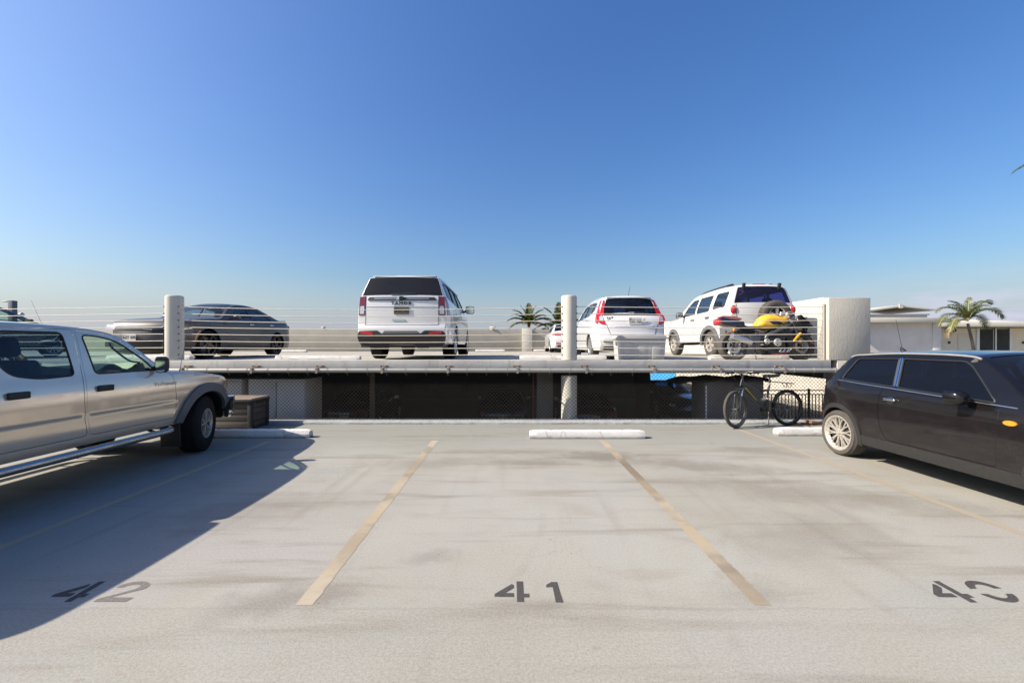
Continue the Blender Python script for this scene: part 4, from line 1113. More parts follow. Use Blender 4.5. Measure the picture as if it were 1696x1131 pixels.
    b = MB(); b.box((0, c.L / 2 - 3.02, .80), (1.3, .48, .16)); b.box((0, c.L / 2 - 3.30, 1.08), (1.3, .14, .52), Matrix.Rotation(R(12), 3, 'X'))
    for v in (-.40, .40): b.box((v, c.L / 2 - 3.36, 1.42), (.28, .09, .16))
    b.build('rear_bench', M['seat'], c.root, bevel=.04, seg=3)
    dash(c, 1.40, 1.85, .70, 1.10, .74); steering(c, 1.98, -.40, 1.14)
    b = MB(); b.ball((0, c.L / 2 - 1.95, 1.50), (.13, .025, .04), 14, 8); b.cyl((0, c.L / 2 - 1.93, 1.50), (0, c.L / 2 - 1.86, 1.57), .01); b.build('rear_view_mirror', M['black'], c.root)
    # towel spread over the dashboard and the passenger door
    b = MB(); vs = []; fs = []; r2 = random.Random(5)
    for i in range(15):
        for j in range(9):
            u = 1.50 + .75 * i / 14; v = .70 - 1.2 * j / 8
            vs.append((v, c.L / 2 - u, 1.24 + .03 * math.sin(i * .9 + j * .5) + r2.uniform(-.008, .008) - (.10 if i in (0, 14) else 0)))
    for i in range(14):
        for j in range(8): fs.append((i * 9 + j, i * 9 + j + 1, (i + 1) * 9 + j + 1, (i + 1) * 9 + j))
    b.add(vs, fs); tw = b.build('towel', M['towel'], None); tw.location = c.root.location
    tag(tw, 'pale khaki towel spread on the dashboard inside the silver pickup', 'towel')
    for s in (1, -1):
        b = MB(); b.tube(crom([(s * .70, c.L / 2 - 1.98, 1.50), (s * .67, c.L / 2 - 1.92, 1.45), (s * .68, c.L / 2 - 1.72, 1.30), (s * .72, c.L / 2 - 1.62, 1.27)], .03), .011, 8); b.build('grab_handle', M['interior'], c.root)
    whip(c, (.80, c.L / 2 - 1.12, 1.135), (.80, c.L / 2 - .93, 1.85), .0035)
    # model lettering on the front door, chrome script too small to read
    p = Vector(c.side(1.42, 1.005, 1, .004)); F = Matrix.Translation(p) @ Matrix.Rotation(R(90), 4, 'Z') @ Matrix.Rotation(R(90), 4, 'X')
    letters('PreRunner', .07, M['chrome'], c.root, 'door_lettering', F, .002, 1.1)
    b = MB(); b.bb(-.5, .5, c.L / 2 - 5.16, c.L / 2 - 5.05, .50, .66); b.build('rear_bumper', M['chrome'], c.root, bevel=.02)
    b = MB(); b.bb(-.55, .55, c.L / 2 - 4.9, c.L / 2 - .5, .40, .50); b.cyl((-.7, c.L / 2 - 3.83, .385), (.7, c.L / 2 - 3.83, .385), .06); b.cyl((-.7, c.L / 2 - .70, .385), (.7, c.L / 2 - .70, .385), .05)
    b.build('chassis', M['black'], c.root)
    return c
# ------------------------------------------------------------------ black hatchback, close on the right
def black_hatchback():
    prof = [(.10, .232, 'front'), (.02, .31, 'front'), (0, .46, 'front'), (.03, .62, 'front'), (.10, .76, 'hood'), (.28, .865, 'hood'), (.65, .93, 'hood'), (1.0, .985, 'ws'), (1.28, 1.18, 'ws'), (1.53, 1.345, 'roof'), (1.68, 1.375, 'roof'),
            (2.0, 1.388, 'roof'), (2.5, 1.385, 'roof'), (2.9, 1.362, 'roof'), (3.12, 1.325, 'rg'), (3.40, 1.0, 'rear'), (3.52, .90, 'rear'), (3.575, .72, 'rear'), (3.60, .58, 'rear'), (3.626, .46, 'rear'), (3.60, .29, 'rear'), (3.54, .232, 'rear')]
    c = Car('black_hatchback', 'dusty black three-door hatchback with pale lattice wheels parked on the right', 'car', (5.262, 4.443, 0), math.pi, prof,
            [(0, .52), (.10, .64), (.3, .765), (.6, .825), (1.3, .842), (2.6, .845), (3.1, .83), (3.35, .785), (3.52, .71), (3.626, .62)],
            [(.18, .05), (.28, .02), (.42, .004), (.6, 0), (.75, .008), (.88, .028), (.96, .055), (1.1, .12), (1.3, .21), (1.385, .255)],
            .232, [(.62, .30), (3.087, .30)], .345, M['black_paint'], .036, flare=.012, tg=.9)
    wf = rnd([(1.255, .945), (2.262, .988), (2.345, 1.318), (1.66, 1.312), (1.58, 1.265)], [.04, .03, .03, .05, .05])
    wq = rnd([(2.325, .992), (3.12, 1.025), (3.10, 1.10), (2.99, 1.302), (2.405, 1.318)], [.02, .03, .08, .05, .02])
    df = rnd([(1.215, .365), (2.36, .365), (2.44, .53), (2.465, .80), (2.45, .966), (1.215, .908)], [.04, .1, .15, .1, .02, .02])
    c.body([wf, wq, df], extra={'ws': M['glass_mid'], 'rg': M['glass_tint']})
    for s in (1, -1):
        c.pane(wf, s, M['glass_tint']); c.pane(wq, s, M['glass_tint'])
        d = c.door(df, None, s, None, (2.30, .845), M['chrome'], hsize=(.155, .032))
        S_ = lambda a, z, o, s=s: c.side(a, z, s, o)
        c.patch('handle_recess', arc(2.30, .835, .055, .042, 0, 345, 18), M['black'], S_, .003, .01, parent=d, step=.03)
        b = MB(); b.tube([c.side(u, (.922 + (u - 1.08) * .041), s, .004) for u in np.linspace(1.08, 3.2, 40)], .0062, 8); b.build('chrome_belt_line', M['chrome'], c.root)
        b = MB(); b.tube([c.side(u, z, s, .006) for u, z in ((2.275, 1.0), (2.358, 1.326))], .007, 6); b.tube([c.side(u, z, s, .006) for u, z in ((2.300, 1.0), (2.383, 1.326))], .007, 6); b.build('pillar_strip', M['chrome'], c.root)
        pr = [p for p, t in zip(c.prof, c.tags) if t == 'roof' or (t == 'rg' and p[0] < 3.14)]
        b = MB(); b.tube([c.side(u, z - .008, s, .004) for u, z in pr], .011, 8); b.build('drip_rail', M['alloy_dirty'], c.root)
        for wh in (.62, 3.087):
            c.patch('wheel_arch_trim', ring(wh, .30, .343, .402, -14, 194), M['dark_plastic'], S_, .014, .03, step=.04)
        c.patch('sill_trim', rnd([(1.01, .232), (2.70, .232), (2.685, .355), (1.025, .355)], .01), M['dark_plastic'], S_, .010, .03)
        mirror(c, 1.46, .965, s, M['black_paint'], (.16, .145, .145), .085)
        c.patch('side_indicator', arc(1.115, .785, .052, .022, 0, 345, 18), M['amber'], S_, .010, .02, step=.02)
        c.patch('rear_reflector', rnd([(3.50, .40), (3.575, .41), (3.575, .53), (3.50, .52)], .015), M['red_lens'], S_, .006, .02, step=.02)
        c.patch('tail_light', rnd([(s * .42, .64), (s * .54, .64), (s * .55, .84), (s * .44, .86)], .03), M['red_lens'], lambda a, z, o: c.face(True, a, z, o), .008, .02, step=.04)
        c.patch('headlight', arc(s * .52, .71, .11, .13, 0, 345, 20), M['clear_lens'], lambda a, z, o: c.face(False, a, z, o), .01, .03, step=.04)
    c.patch('bumper_trim', rnd([(-.6, .25), (.6, .25), (.6, .42), (-.6, .42)], .02), M['dark_plastic'], lambda a, z, o: c.face(True, a, z, o), .012, .03)
    c.patch('grille', rnd([(-.33, .5), (.33, .5), (.38, .64), (-.38, .64)], .03), M['black'], lambda a, z, o: c.face(False, a, z, o), .01, .03)
    c.fit_wheels(.205, .232, 'mesh', M['rubber_dusty'], M['alloy_pale'], .842)
    for v in (.37, -.37): seat(c, 2.15, v, .50, M['seat_grey'], .48, .60)
    b = MB(); b.box((0, c.L / 2 - 2.95, .78), (1.1, .14, .5), Matrix.Rotation(R(14), 3, 'X')); b.box((0, c.L / 2 - 2.7, .5), (1.1, .45, .16)); b.build('rear_bench', M['seat_grey'], c.root, bevel=.04)
    dash(c, 1.05, 1.45, .55, .93, .68); steering(c, 1.62, -.37, .88)
    p = c.top(3.04, 0); whip(c, p, p + Vector((0, -.10, .43)), .0042)
    b = MB(); b.tube([p + Vector((0, .02, -.005)), p + Vector((0, -.01, .03)), p + Vector((0, -.03, .05))], [.03, .022, .009], 10); b.build('antenna_base', M['black'], c.root)
    # placards inside the lower corner of the windshield
    g = MB(); i = min(range(len(c.prof)), key=lambda i: abs(c.prof[i][0] - 1.14)); t0 = .76
    P0 = Vector(c.at(i, t0, .004)); P1 = Vector(c.at(i, t0 - .13, .004)); P2 = Vector(c.at(i + 2, t0 - .13, .004)); P3 = Vector(c.at(i + 2, t0, .004))
    g.add([P0, P1, P2, P3], [(0, 1, 2, 3)]); st = g.build('windshield_sticker', M['blue_sticker'], c.root, smooth=False)
    b = MB(); b.box(c.top(1.62, .42) + Vector((0, 0, -.10)), (.42, .05, .13), Matrix.Rotation(R(-50), 3, 'X')); b.build('sun_visor', M['seat_grey'], c.root, bevel=.015)
    return c
# ------------------------------------------------------------------ grey sedan facing us on the upper deck
def grey_sedan():
    prof = [(.14, .20, 'front'), (.03, .28, 'front'), (0, .45, 'front'), (.02, .60, 'grille'), (.06, .77, 'hood'), (.16, .86, 'hood'), (.5, .935, 'hood'), (1.0, .99, 'hood'), (1.5, 1.04, 'ws'), (2.0, 1.31, 'ws'), (2.38, 1.45, 'roof'), (2.75, 1.495, 'roof'),
            (3.1, 1.49, 'roof'), (3.5, 1.435, 'rg'), (4.0, 1.25, 'rg'), (4.32, 1.14, 'deck'), (4.7, 1.125, 'deck'), (4.97, 1.13, 'tail'), (5.02, 1.03, 'rear'), (5.04, .7, 'rear'), (5.02, .45, 'rear'), (4.92, .25, 'rear')]
    c = Car('grey_sedan', 'grey four-door sedan with black wheels facing the camera on the upper deck', 'car', (-8.38, 12.0, DECK), math.pi, prof,
            [(0, .58), (.12, .72), (.35, .86), (.7, .935), (1.4, .952), (4.0, .955), (4.6, .93), (4.9, .86), (5.04, .78)],
            [(.2, .05), (.32, .02), (.5, .0), (.75, .012), (.88, .02), (.98, .045), (1.06, .085), (1.2, .18), (1.4, .31), (1.5, .37)],
            .21, [(.95, .355), (4.0, .355)], .405, M['grey_paint'], .05, flare=.016)
    wf = rnd([(1.86, 1.07), (2.80, 1.085), (2.84, 1.385), (2.52, 1.375), (2.2, 1.26)], [.03, .03, .04, .1, .1])
    wr = rnd([(2.90, 1.085), (3.86, 1.115), (3.62, 1.26), (3.38, 1.36), (2.92, 1.39)], [.03, .05, .1, .08, .03])
    df = rnd([(1.62, .34), (2.78, .34), (2.85, .6), (2.86, 1.05), (2.88, 1.41), (2.5, 1.405), (2.17, 1.285), (1.80, 1.06), (1.62, .98)], .04)
    dr = rnd([(2.80, .34), (3.56, .34), (3.70, .7), (3.92, 1.0), (3.93, 1.11), (3.66, 1.275), (3.4, 1.39), (2.90, 1.415), (2.88, 1.05), (2.87, .6)], .04)
    c.body([df, dr], extra={'ws': M['glass_clear'], 'rg': M['glass_tint']})
    Ff = lambda a, z, o: c.face(False, a, z, o)
    for s in (1, -1):
        c.door(df, wf, s, M['glass_mid'], (2.70, .93), M['chrome'], hsize=(.18, .03)); c.door(dr, wr, s, M['glass_mid'], (3.72, .955), M['chrome'], hsize=(.18, .03))
        Sd = lambda a, z, o, s=s: c.side(a, z, s, o)
        c.patch('headlight', rnd([(s * .50, .70), (s * .82, .69), (s * .80, .80), (s * .55, .79)], .02), M['clear_lens'], Ff, .010, .03, step=.04)
        c.patch('headlight', rnd([(.14, .67), (.52, .73), (.46, .81), (.14, .80)], .03), M['alloy_black'], Sd, .005, .02, step=.04)
        c.patch('lamp_strip', rnd([(.22, .690), (.48, .735), (.46, .755), (.22, .712)], .008), M['clear_lens'], Sd, .011, .015, step=.03)
        c.patch('side_marker', ring(.95, .355, .425, .450, 128, 172), M['amber'], Sd, .006, .02, step=.03)
        c.patch('arch_lip', ring(.95, .355, .402, .425, -5, 182), c.paint, Sd, .012, .02, step=.05)
        c.patch('fender_badge', [(1.50, .885), (1.58, .885), (1.58, .925), (1.50, .925)], M['black'], Sd, .005, .01, step=.03)
        mirror(c, 1.93, 1.105, s, M['grey_paint'], (.19, .10, .13), .09)
        c.patch('air_inlet', rnd([(s * .58, .30), (s * .80, .30), (s * .78, .42), (s * .62, .42)], .03), M['black'], Ff, .006, .02)
        c.patch('tail_light', rnd([(s * .1, .88), (s * .80, .88), (s * .78, 1.0), (s * .1, 1.0)], .03), M['dark_red_lens'], lambda a, z, o: c.face(True, a, z, o), .008, .02)
    c.patch('grille', rnd([(-.56, .605), (.56, .605), (.58, .755), (-.58, .755)], .03), M['black'], Ff, .012, .03)
    c.patch('grille_bar', [(-.55, .665), (.55, .665), (.55, .70), (-.55, .70)], M['alloy_black'], Ff, .022, .02)
    p = Vector(Ff(-.27, .683, .027)); letters('DODGE', .05, M['chrome'], c.root, 'grille_lettering', upright(p, False), .002, 1.3)
    c.patch('lower_grille', rnd([(-.52, .27), (.52, .27), (.58, .46), (-.58, .46)], .03), M['black'], Ff, .008, .03)
    plate(c, .10, .515, False, 'RZT 470', M['plate'], M['print'], off=.03)
    c.patch('chin_trim', rnd([(-.62, .215), (.62, .215), (.62, .245), (-.62, .245)], .01), M['dark_plastic'], Ff, .02, .03)
    c.fit_wheels(.25, .255, 'split', M['rubber'], M['alloy_black'], .945, R(-6))
    b = MB(); b.box((0, c.L / 2 - 4.94, 1.15), (1.35, .16, .03), Matrix.Rotation(R(-8), 3, 'X')); b.build('spoiler', c.paint, c.root, bevel=.01)
    for v in (.40, -.40): seat(c, 2.75, v, .52, M['seat_grey'], .5, .6)
    dash(c, 1.65, 2.05, .6, 1.0, .76); steering(c, 2.2, -.4, .98)
    b = MB(); b.ball((0, c.L / 2 - 2.35, 1.36), (.12, .02, .035), 12, 8); b.build('rear_view_mirror', M['black'], c.root)
    c.root.rotation_euler.z = math.pi; c.root.scale.x = .955; c.root.location.x = -8.34
    return c
# ------------------------------------------------------------------ big white vehicle seen from behind
def white_suv():
    prof = [(.1, .32, 'front'), (.02, .5, 'front'), (0, .85, 'front'), (.06, 1.10, 'hood'), (.3, 1.19, 'hood'), (1.0, 1.25, 'hood'), (1.35, 1.28, 'ws'), (1.8, 1.62, 'ws'), (2.15, 1.84, 'roof'), (2.6, 1.93, 'roof'), (3.6, 1.965, 'roof'),
            (4.7, 1.945, 'roof'), (5.10, 1.915, 'roof'), (5.13, 1.895, 'rg'), (5.20, 1.70, 'rg'), (5.28, 1.47, 'rear'), (5.31, 1.2, 'rear'), (5.32, .82, 'rear'), (5.36, .74, 'rear'), (5.37, .58, 'rear'), (5.32, .42, 'rear'), (5.25, .36, 'rear')]
    c = Car('white_sport_utility_vehicle', 'large white sport utility vehicle seen from behind with dark rear bumper', 'car', (-2.47, 12.30, DECK), 0, prof,
            [(0, .74), (.15, .86), (.5, .97), (1, 1.02), (4.5, 1.03), (5.0, 1.015), (5.25, .98), (5.37, .95)],
            [(.3, .05), (.5, .01), (.7, 0), (1.05, .0), (1.3, .03), (1.5, .085), (1.75, .175), (1.965, .265)],
            .37, [(.95, .40), (4.02, .40)], .465, M['white_paint'], .06, bow={'rear': .06, 'rg': .05}, tg=.985)
    wf = rnd([(1.72, 1.34), (2.95, 1.37), (2.97, 1.83), (2.35, 1.81), (2.1, 1.68)], .05); w2 = rnd([(3.06, 1.37), (4.0, 1.395), (4.02, 1.83), (3.06, 1.84)], .05); w3 = rnd([(4.13, 1.40), (5.02, 1.46), (4.98, 1.80), (4.13, 1.83)], [.05, .1, .08, .05])
    df = rnd([(1.55, .5), (2.98, .5), (3.0, 1.86), (2.33, 1.85), (2.04, 1.70), (1.6, 1.36)], .05); dr = rnd([(3.01, .5), (3.6, .5), (3.75, .8), (4.03, 1.0), (4.06, 1.86), (3.03, 1.87)], .06)
    c.body([df, dr, w3], extra={'ws': M['glass_mid'], 'rg': M['glass_dark']})
    Rr = lambda a, z, o: c.face(True, a, z, o)
    for s in (1, -1):
        c.door(df, wf, s, M['glass_tint'], (2.82, 1.12), M['chrome']); c.door(dr, w2, s, M['glass_dark'], (3.88, 1.14), M['chrome']); c.pane(w3, s, M['glass_dark'])
        Sd = lambda a, z, o, s=s: c.side(a, z, s, o)
        t = c.patch('tail_light', rnd([(s * .815, 1.02), (s * .955, 1.02), (s * .93, 1.44), (s * .80, 1.46)], .02), M['dark_red_lens'], Rr, .010, .03, step=.05)
        c.patch('lamp_cover', rnd([(s * .83, 1.05), (s * .93, 1.05), (s * .915, 1.23), (s * .825, 1.23)], .02), M['clear_lens'], Rr, .016, .012, parent=t, step=.05)
        c.patch('tail_light', rnd([(5.06, 1.02), (5.26, 1.02), (5.22, 1.46), (5.12, 1.46)], .02), M['dark_red_lens'], Sd, .008, .02, step=.05)
        c.patch('reflector', rnd([(s * .60, .575), (s * .89, .60), (s * .88, .66), (s * .62, .635)], .02), M['red_lens'], Rr, .030, .02, step=.05)
        c.patch('arch_trim', ring(4.02, .40, .46, .495, -4, 184), M['white_paint'], Sd, .014, .02)
        mirror(c, 1.95, 1.42, s, M['black'], (.26, .12, .24), .12)
        c.patch('window_surround', [(1.75, 1.865), (4.95, 1.845), (4.95, 1.865), (1.75, 1.885)], M['black'], Sd, .006, .01)
        c.patch('pillar_gloss', rnd([(4.03, 1.41), (4.13, 1.41), (4.13, 1.83), (4.03, 1.83)], .01), M['glass_frit'], Sd, .003, .01)
        b = MB(); b.tube([c.side(u, z, s, -.10) for u, z in ((2.5, 1.955), (2.6, 1.99), (4.8, 1.985), (4.95, 1.945))], .016, 8); b.build('roof_rail', M['black'], c.root)
    c.patch('tailgate_bar', rnd([(-.76, 1.36), (.76, 1.36), (.72, 1.43), (-.72, 1.43)], .02), M['dark_plastic'], Rr, .02, .03)
    c.patch('bar_inlay', [(-.6, 1.387), (.6, 1.387), (.6, 1.405), (-.6, 1.405)], M['alloy'], Rr, .026, .02)
    p = Vector(Rr(0, 1.395, .03)); F = upright(p); b = MB()
    b.prism([(-.11, -.028), (-.045, -.028), (-.045, -.05), (.045, -.05), (.045, -.028), (.11, -.028), (.095, .028), (.045, .028), (.045, .05), (-.045, .05), (-.045, .028), (-.095, .028)], 0, .012, F); b.build('emblem', M['alloy_black'], c.root, bevel=.003)
    b = MB(); b.prism([(-.11, -.03), (-.05, -.03), (-.05, .03), (-.095, .03)], .012, .015, F); b.build('emblem_edge', M['chrome'], c.root, smooth=False)
    letters('TAHOE', .088, M['print'], c.root, 'tailgate_lettering', upright(Vector(Rr(-.01, 1.29, .012))), .004, 1.15, 1.45, .004)
    c.patch('tailgate_seam', [(-.80, .795), (.80, .795), (.80, .803), (-.80, .803)], M['black'], Rr, .004, .01)
    for s in (1, -1): c.patch('tailgate_seam', [(s * .795, .80), (s * .802, .80), (s * .802, 1.47), (s * .795, 1.47)], M['black'], Rr, .004, .01)
    c.patch('tailgate_fold', [(-.79, 1.215), (.79, 1.215), (.79, 1.222), (-.79, 1.222)], M['white_paint'], Rr, .010, .01)
    plate(c, .0, 1.125, True, 'WGT 295', M['plate_dark'], M['print'], .33, .17, .016)
    c.patch('handle', rnd([(-.20, .885), (.08, .885), (.08, .925), (-.20, .925)], .015), M['chrome'], Rr, .014, .02)
    c.patch('rear_bumper', rnd([(-.93, .365), (.93, .365), (.97, .55), (.92, .66), (.50, .67), (.44, .60), (-.44, .60), (-.50, .67), (-.92, .66), (-.97, .55)], .04), M['dark_plastic'], Rr, .022, .05)
    c.patch('bumper_step', rnd([(-.40, .60), (.40, .60), (.36, .66), (-.36, .66)], .02), M['grey_plastic'], Rr, .026, .03)
    b = MB(); b.box((0, c.L / 2 - 5.05, 1.945), (1.38, .20, .02), Matrix.Rotation(R(4), 3, 'X')); b.build('roof_spoiler', c.paint, c.root, bevel=.014, seg=3)
    b = MB(); b.box((-.04, c.L / 2 - 4.5, 2.0), (.5, .5, .05)); b.build('roof_pod', c.paint, c.root, bevel=.02)
    b = MB(); b.bb(-.90, .90, c.L / 2 - 5.33, c.L / 2 - 4.6, .29, .40); b.bb(-.75, .75, c.L / 2 - 4.59, c.L / 2 - 1, .30, .42); b.cyl((-.8, c.L / 2 - 4.02, .40), (.8, c.L / 2 - 4.02, .40), .07); b.cyl((.35, c.L / 2 - 5.1, .33), (.35, c.L / 2 - 4.4, .33), .09); b.build('underbody', M['black'], c.root)
    c.patch('wiper', [(-.25, 1.49), (.3, 1.515), (.3, 1.53), (-.25, 1.505)], M['black'], Rr, .02, .01)
    for v in (.45, -.45): seat(c, 2.7, v, .8, M['seat_grey'], .52, .66); seat(c, 3.7, v, .8, M['seat_grey'], .52, .66)
    c.fit_wheels(.285, .265, 'multi', M['rubber'], M['alloy'], 1.015)
    c.root.scale.x = 1.04
    return c
# ------------------------------------------------------------------ small white hatchback seen from behind
def white_hatchback():
    prof = [(.12, .22, 'front'), (.02, .34, 'front'), (0, .52, 'front'), (.06, .72, 'hood'), (.3, .87, 'hood'), (.75, .99, 'hood'), (.95, 1.03, 'ws'), (1.4, 1.30, 'ws'), (1.75, 1.45, 'roof'), (2.2, 1.515, 'roof'), (2.8, 1.525, 'roof'), (3.4, 1.50, 'roof'),
            (3.66, 1.465, 'roof'), (3.70, 1.415, 'rg'), (3.75, 1.34, 'rg'), (3.86, 1.04, 'rear'), (3.96, .93, 'rear'), (4.0, .80, 'rear'), (4.03, .62, 'rear'), (4.06, .52, 'rear'), (4.05, .35, 'rear'), (3.98, .22, 'rear')]
    c = Car('white_hatchback', 'small white hatchback with tall red corner lamps behind the grey tote', 'car', (2.80, 11.73, DECK), 0, prof,
            [(0, .52), (.15, .68), (.45, .80), (.9, .84), (3.2, .845), (3.6, .835), (3.85, .80), (4.06, .74)],
            [(.2, .05), (.35, .01), (.6, 0), (.85, .005), (1.0, .035), (1.12, .085), (1.3, .16), (1.525, .27)],
            .22, [(.78, .295), (3.31, .295)], .335, M['white_paint'], .05, flare=.012, bow={'rear': .10, 'rg': .09}, tg=.86)
    wf = rnd([(1.42, 1.03), (2.2, 1.06), (2.22, 1.41), (1.85, 1.38), (1.58, 1.22)], .05); wr = rnd([(2.28, 1.06), (3.0, 1.09), (3.02, 1.40), (2.28, 1.415)], .05); wq = rnd([(3.08, 1.10), (3.42, 1.20), (3.36, 1.36), (3.08, 1.395)], .05)
    df = rnd([(1.2, .36), (2.2, .36), (2.25, 1.44), (1.83, 1.42), (1.52, 1.24), (1.3, 1.05)], .05); dr = rnd([(2.22, .36), (2.9, .36), (2.98, .6), (3.05, 1.0), (3.05, 1.43), (2.27, 1.445)], .05)
    c.body([df, dr, wq], extra={'ws': M['glass_mid'], 'rg': M['glass_tint']})
    Rr = lambda a, z, o: c.face(True, a, z, o)
    for s in (1, -1):
        c.door(df, wf, s, M['glass_mid'], (2.08, .93)); c.door(dr, wr, s, M['glass_mid'], (2.93, .97)); c.pane(wq, s, M['glass_mid'])
        Sd = lambda a, z, o, s=s: c.side(a, z, s, o)
        t = c.patch('tail_light', rnd([(s * .565, 1.40), (s * .60, 1.40), (s * .70, 1.10), (s * .79, 1.02), (s * .79, .90), (s * .70, .82), (s * .60, .81), (s * .64, .93), (s * .66, 1.03), (s * .62, 1.06)], .02), M['red_lens'], Rr, .012, .03, step=.05)
        c.patch('lamp_cover', rnd([(s * .645, .90), (s * .735, .89), (s * .74, .985), (s * .665, 1.03)], .02), M['clear_lens'], Rr, .018, .015, parent=t, step=.04)
        c.patch('tail_light', rnd([(3.60, 1.40), (3.70, 1.41), (3.87, 1.05), (3.985, .93), (3.985, .82), (3.84, .86), (3.76, 1.02)], .02), M['red_lens'], Sd, .008, .02, step=.05)
        c.patch('bumper_slot', rnd([(s * .42, .40), (s * .68, .42), (s * .68, .50), (s * .46, .49)], .02), M['white_paint'], Rr, .012, .02)
        c.patch('slot_shade', rnd([(s * .44, .40), (s * .67, .41), (s * .66, .445), (s * .46, .44)], .012), M['dark_plastic'], Rr, .016, .02)
        c.patch('tailgate_seam', [(s * .50, .58), (s * .507, .58), (s * .592, .82), (s * .585, .82)], M['black'], Rr, .004, .01, step=.03)
        c.patch('arch_gap', ring(3.31, .295, .332, .345, -6, 186), M['white_paint'], Sd, .010, .02)
        mirror(c, 1.40, 1.06, s, M['white_paint'], (.18, .10, .13), .09)
    c.patch('window_base_trim', rnd([(-.63, 1.03), (.63, 1.03), (.62, 1.07), (-.62, 1.07)], .01), M['glass_frit'], Rr, .010, .02)
    p = Vector(Rr(0, 1.05, .014)); F = upright(p); b = MB()
    b.prism(rnd([(-.055, -.048), (.055, -.048), (.065, .048), (-.065, .048)], .015), 0, .008, F, 0)
    o = b.build('emblem', M['alloy_dirty'], c.root, smooth=False); b = MB()
    for q in ([(-.038, -.036), (-.020, -.036), (-.028, .036), (-.048, .036)], [(.038, -.036), (.020, -.036), (.028, .036), (.048, .036)], [(-.024, -.008), (.024, -.008), (.024, .008), (-.024, .008)]): b.prism(q, .008, .013, F)
    b.build('emblem_letter', M['chrome'], o, smooth=False)
    p = Vector(Rr(-.50, .955, .010)); letters('FIT', .085, M['print'], c.root, 'tailgate_lettering', upright(p, True, R(10)) @ Matrix.Shear('XZ', 4, (0, 0)), .003, 1.35, 1.1, .002)
    plate(c, .055, .885, True, 'TSC 125', M['plate'], M['print'], off=.035)
    b = MB(); b.prism([(-.015, -.03), (.05, -.03), (.05, .05), (-.015, .05)], 0, .006, upright(Vector(Rr(.255, .905, .02)))); b.build('sticker', M['plate'], c.root, smooth=False)
    c.patch('tailgate_fold', rnd([(-.40, .755), (.44, .755), (.50, .79), (.46, .785), (-.42, .77)], .01), c.paint, Rr, .012, .02)
    c.patch('tailgate_seam', [(-.5, .575), (.5, .575), (.5, .583), (-.5, .583)], M['black'], Rr, .004, .01)
    c.patch('lower_bumper', rnd([(-.66, .23), (.66, .23), (.66, .31), (-.66, .31)], .02), M['dark_plastic'], Rr, .012, .03)
    b = MB(); b.box((0, c.L / 2 - 3.68, 1.475), (1.05, .22, .03), Matrix.Rotation(R(6), 3, 'X')); b.build('roof_spoiler', c.paint, c.root, bevel=.012)
    c.patch('wiper', [(-.05, 1.08), (.42, 1.11), (.42, 1.12), (-.05, 1.095)], M['black'], Rr, .02, .01)
    p = c.top(3.35, .10); whip(c, p, p + Vector((.02, -.10, .24)), .006)
    for v in (.38, -.38): seat(c, 2.1, v, .55, M['seat_grey'], .46, .6); seat(c, 2.95, v, .5, M['seat_grey'], .5, .56)
    c.fit_wheels(.19, .205, 'multi', M['rubber_dusty'], M['alloy'], .838)
    return c
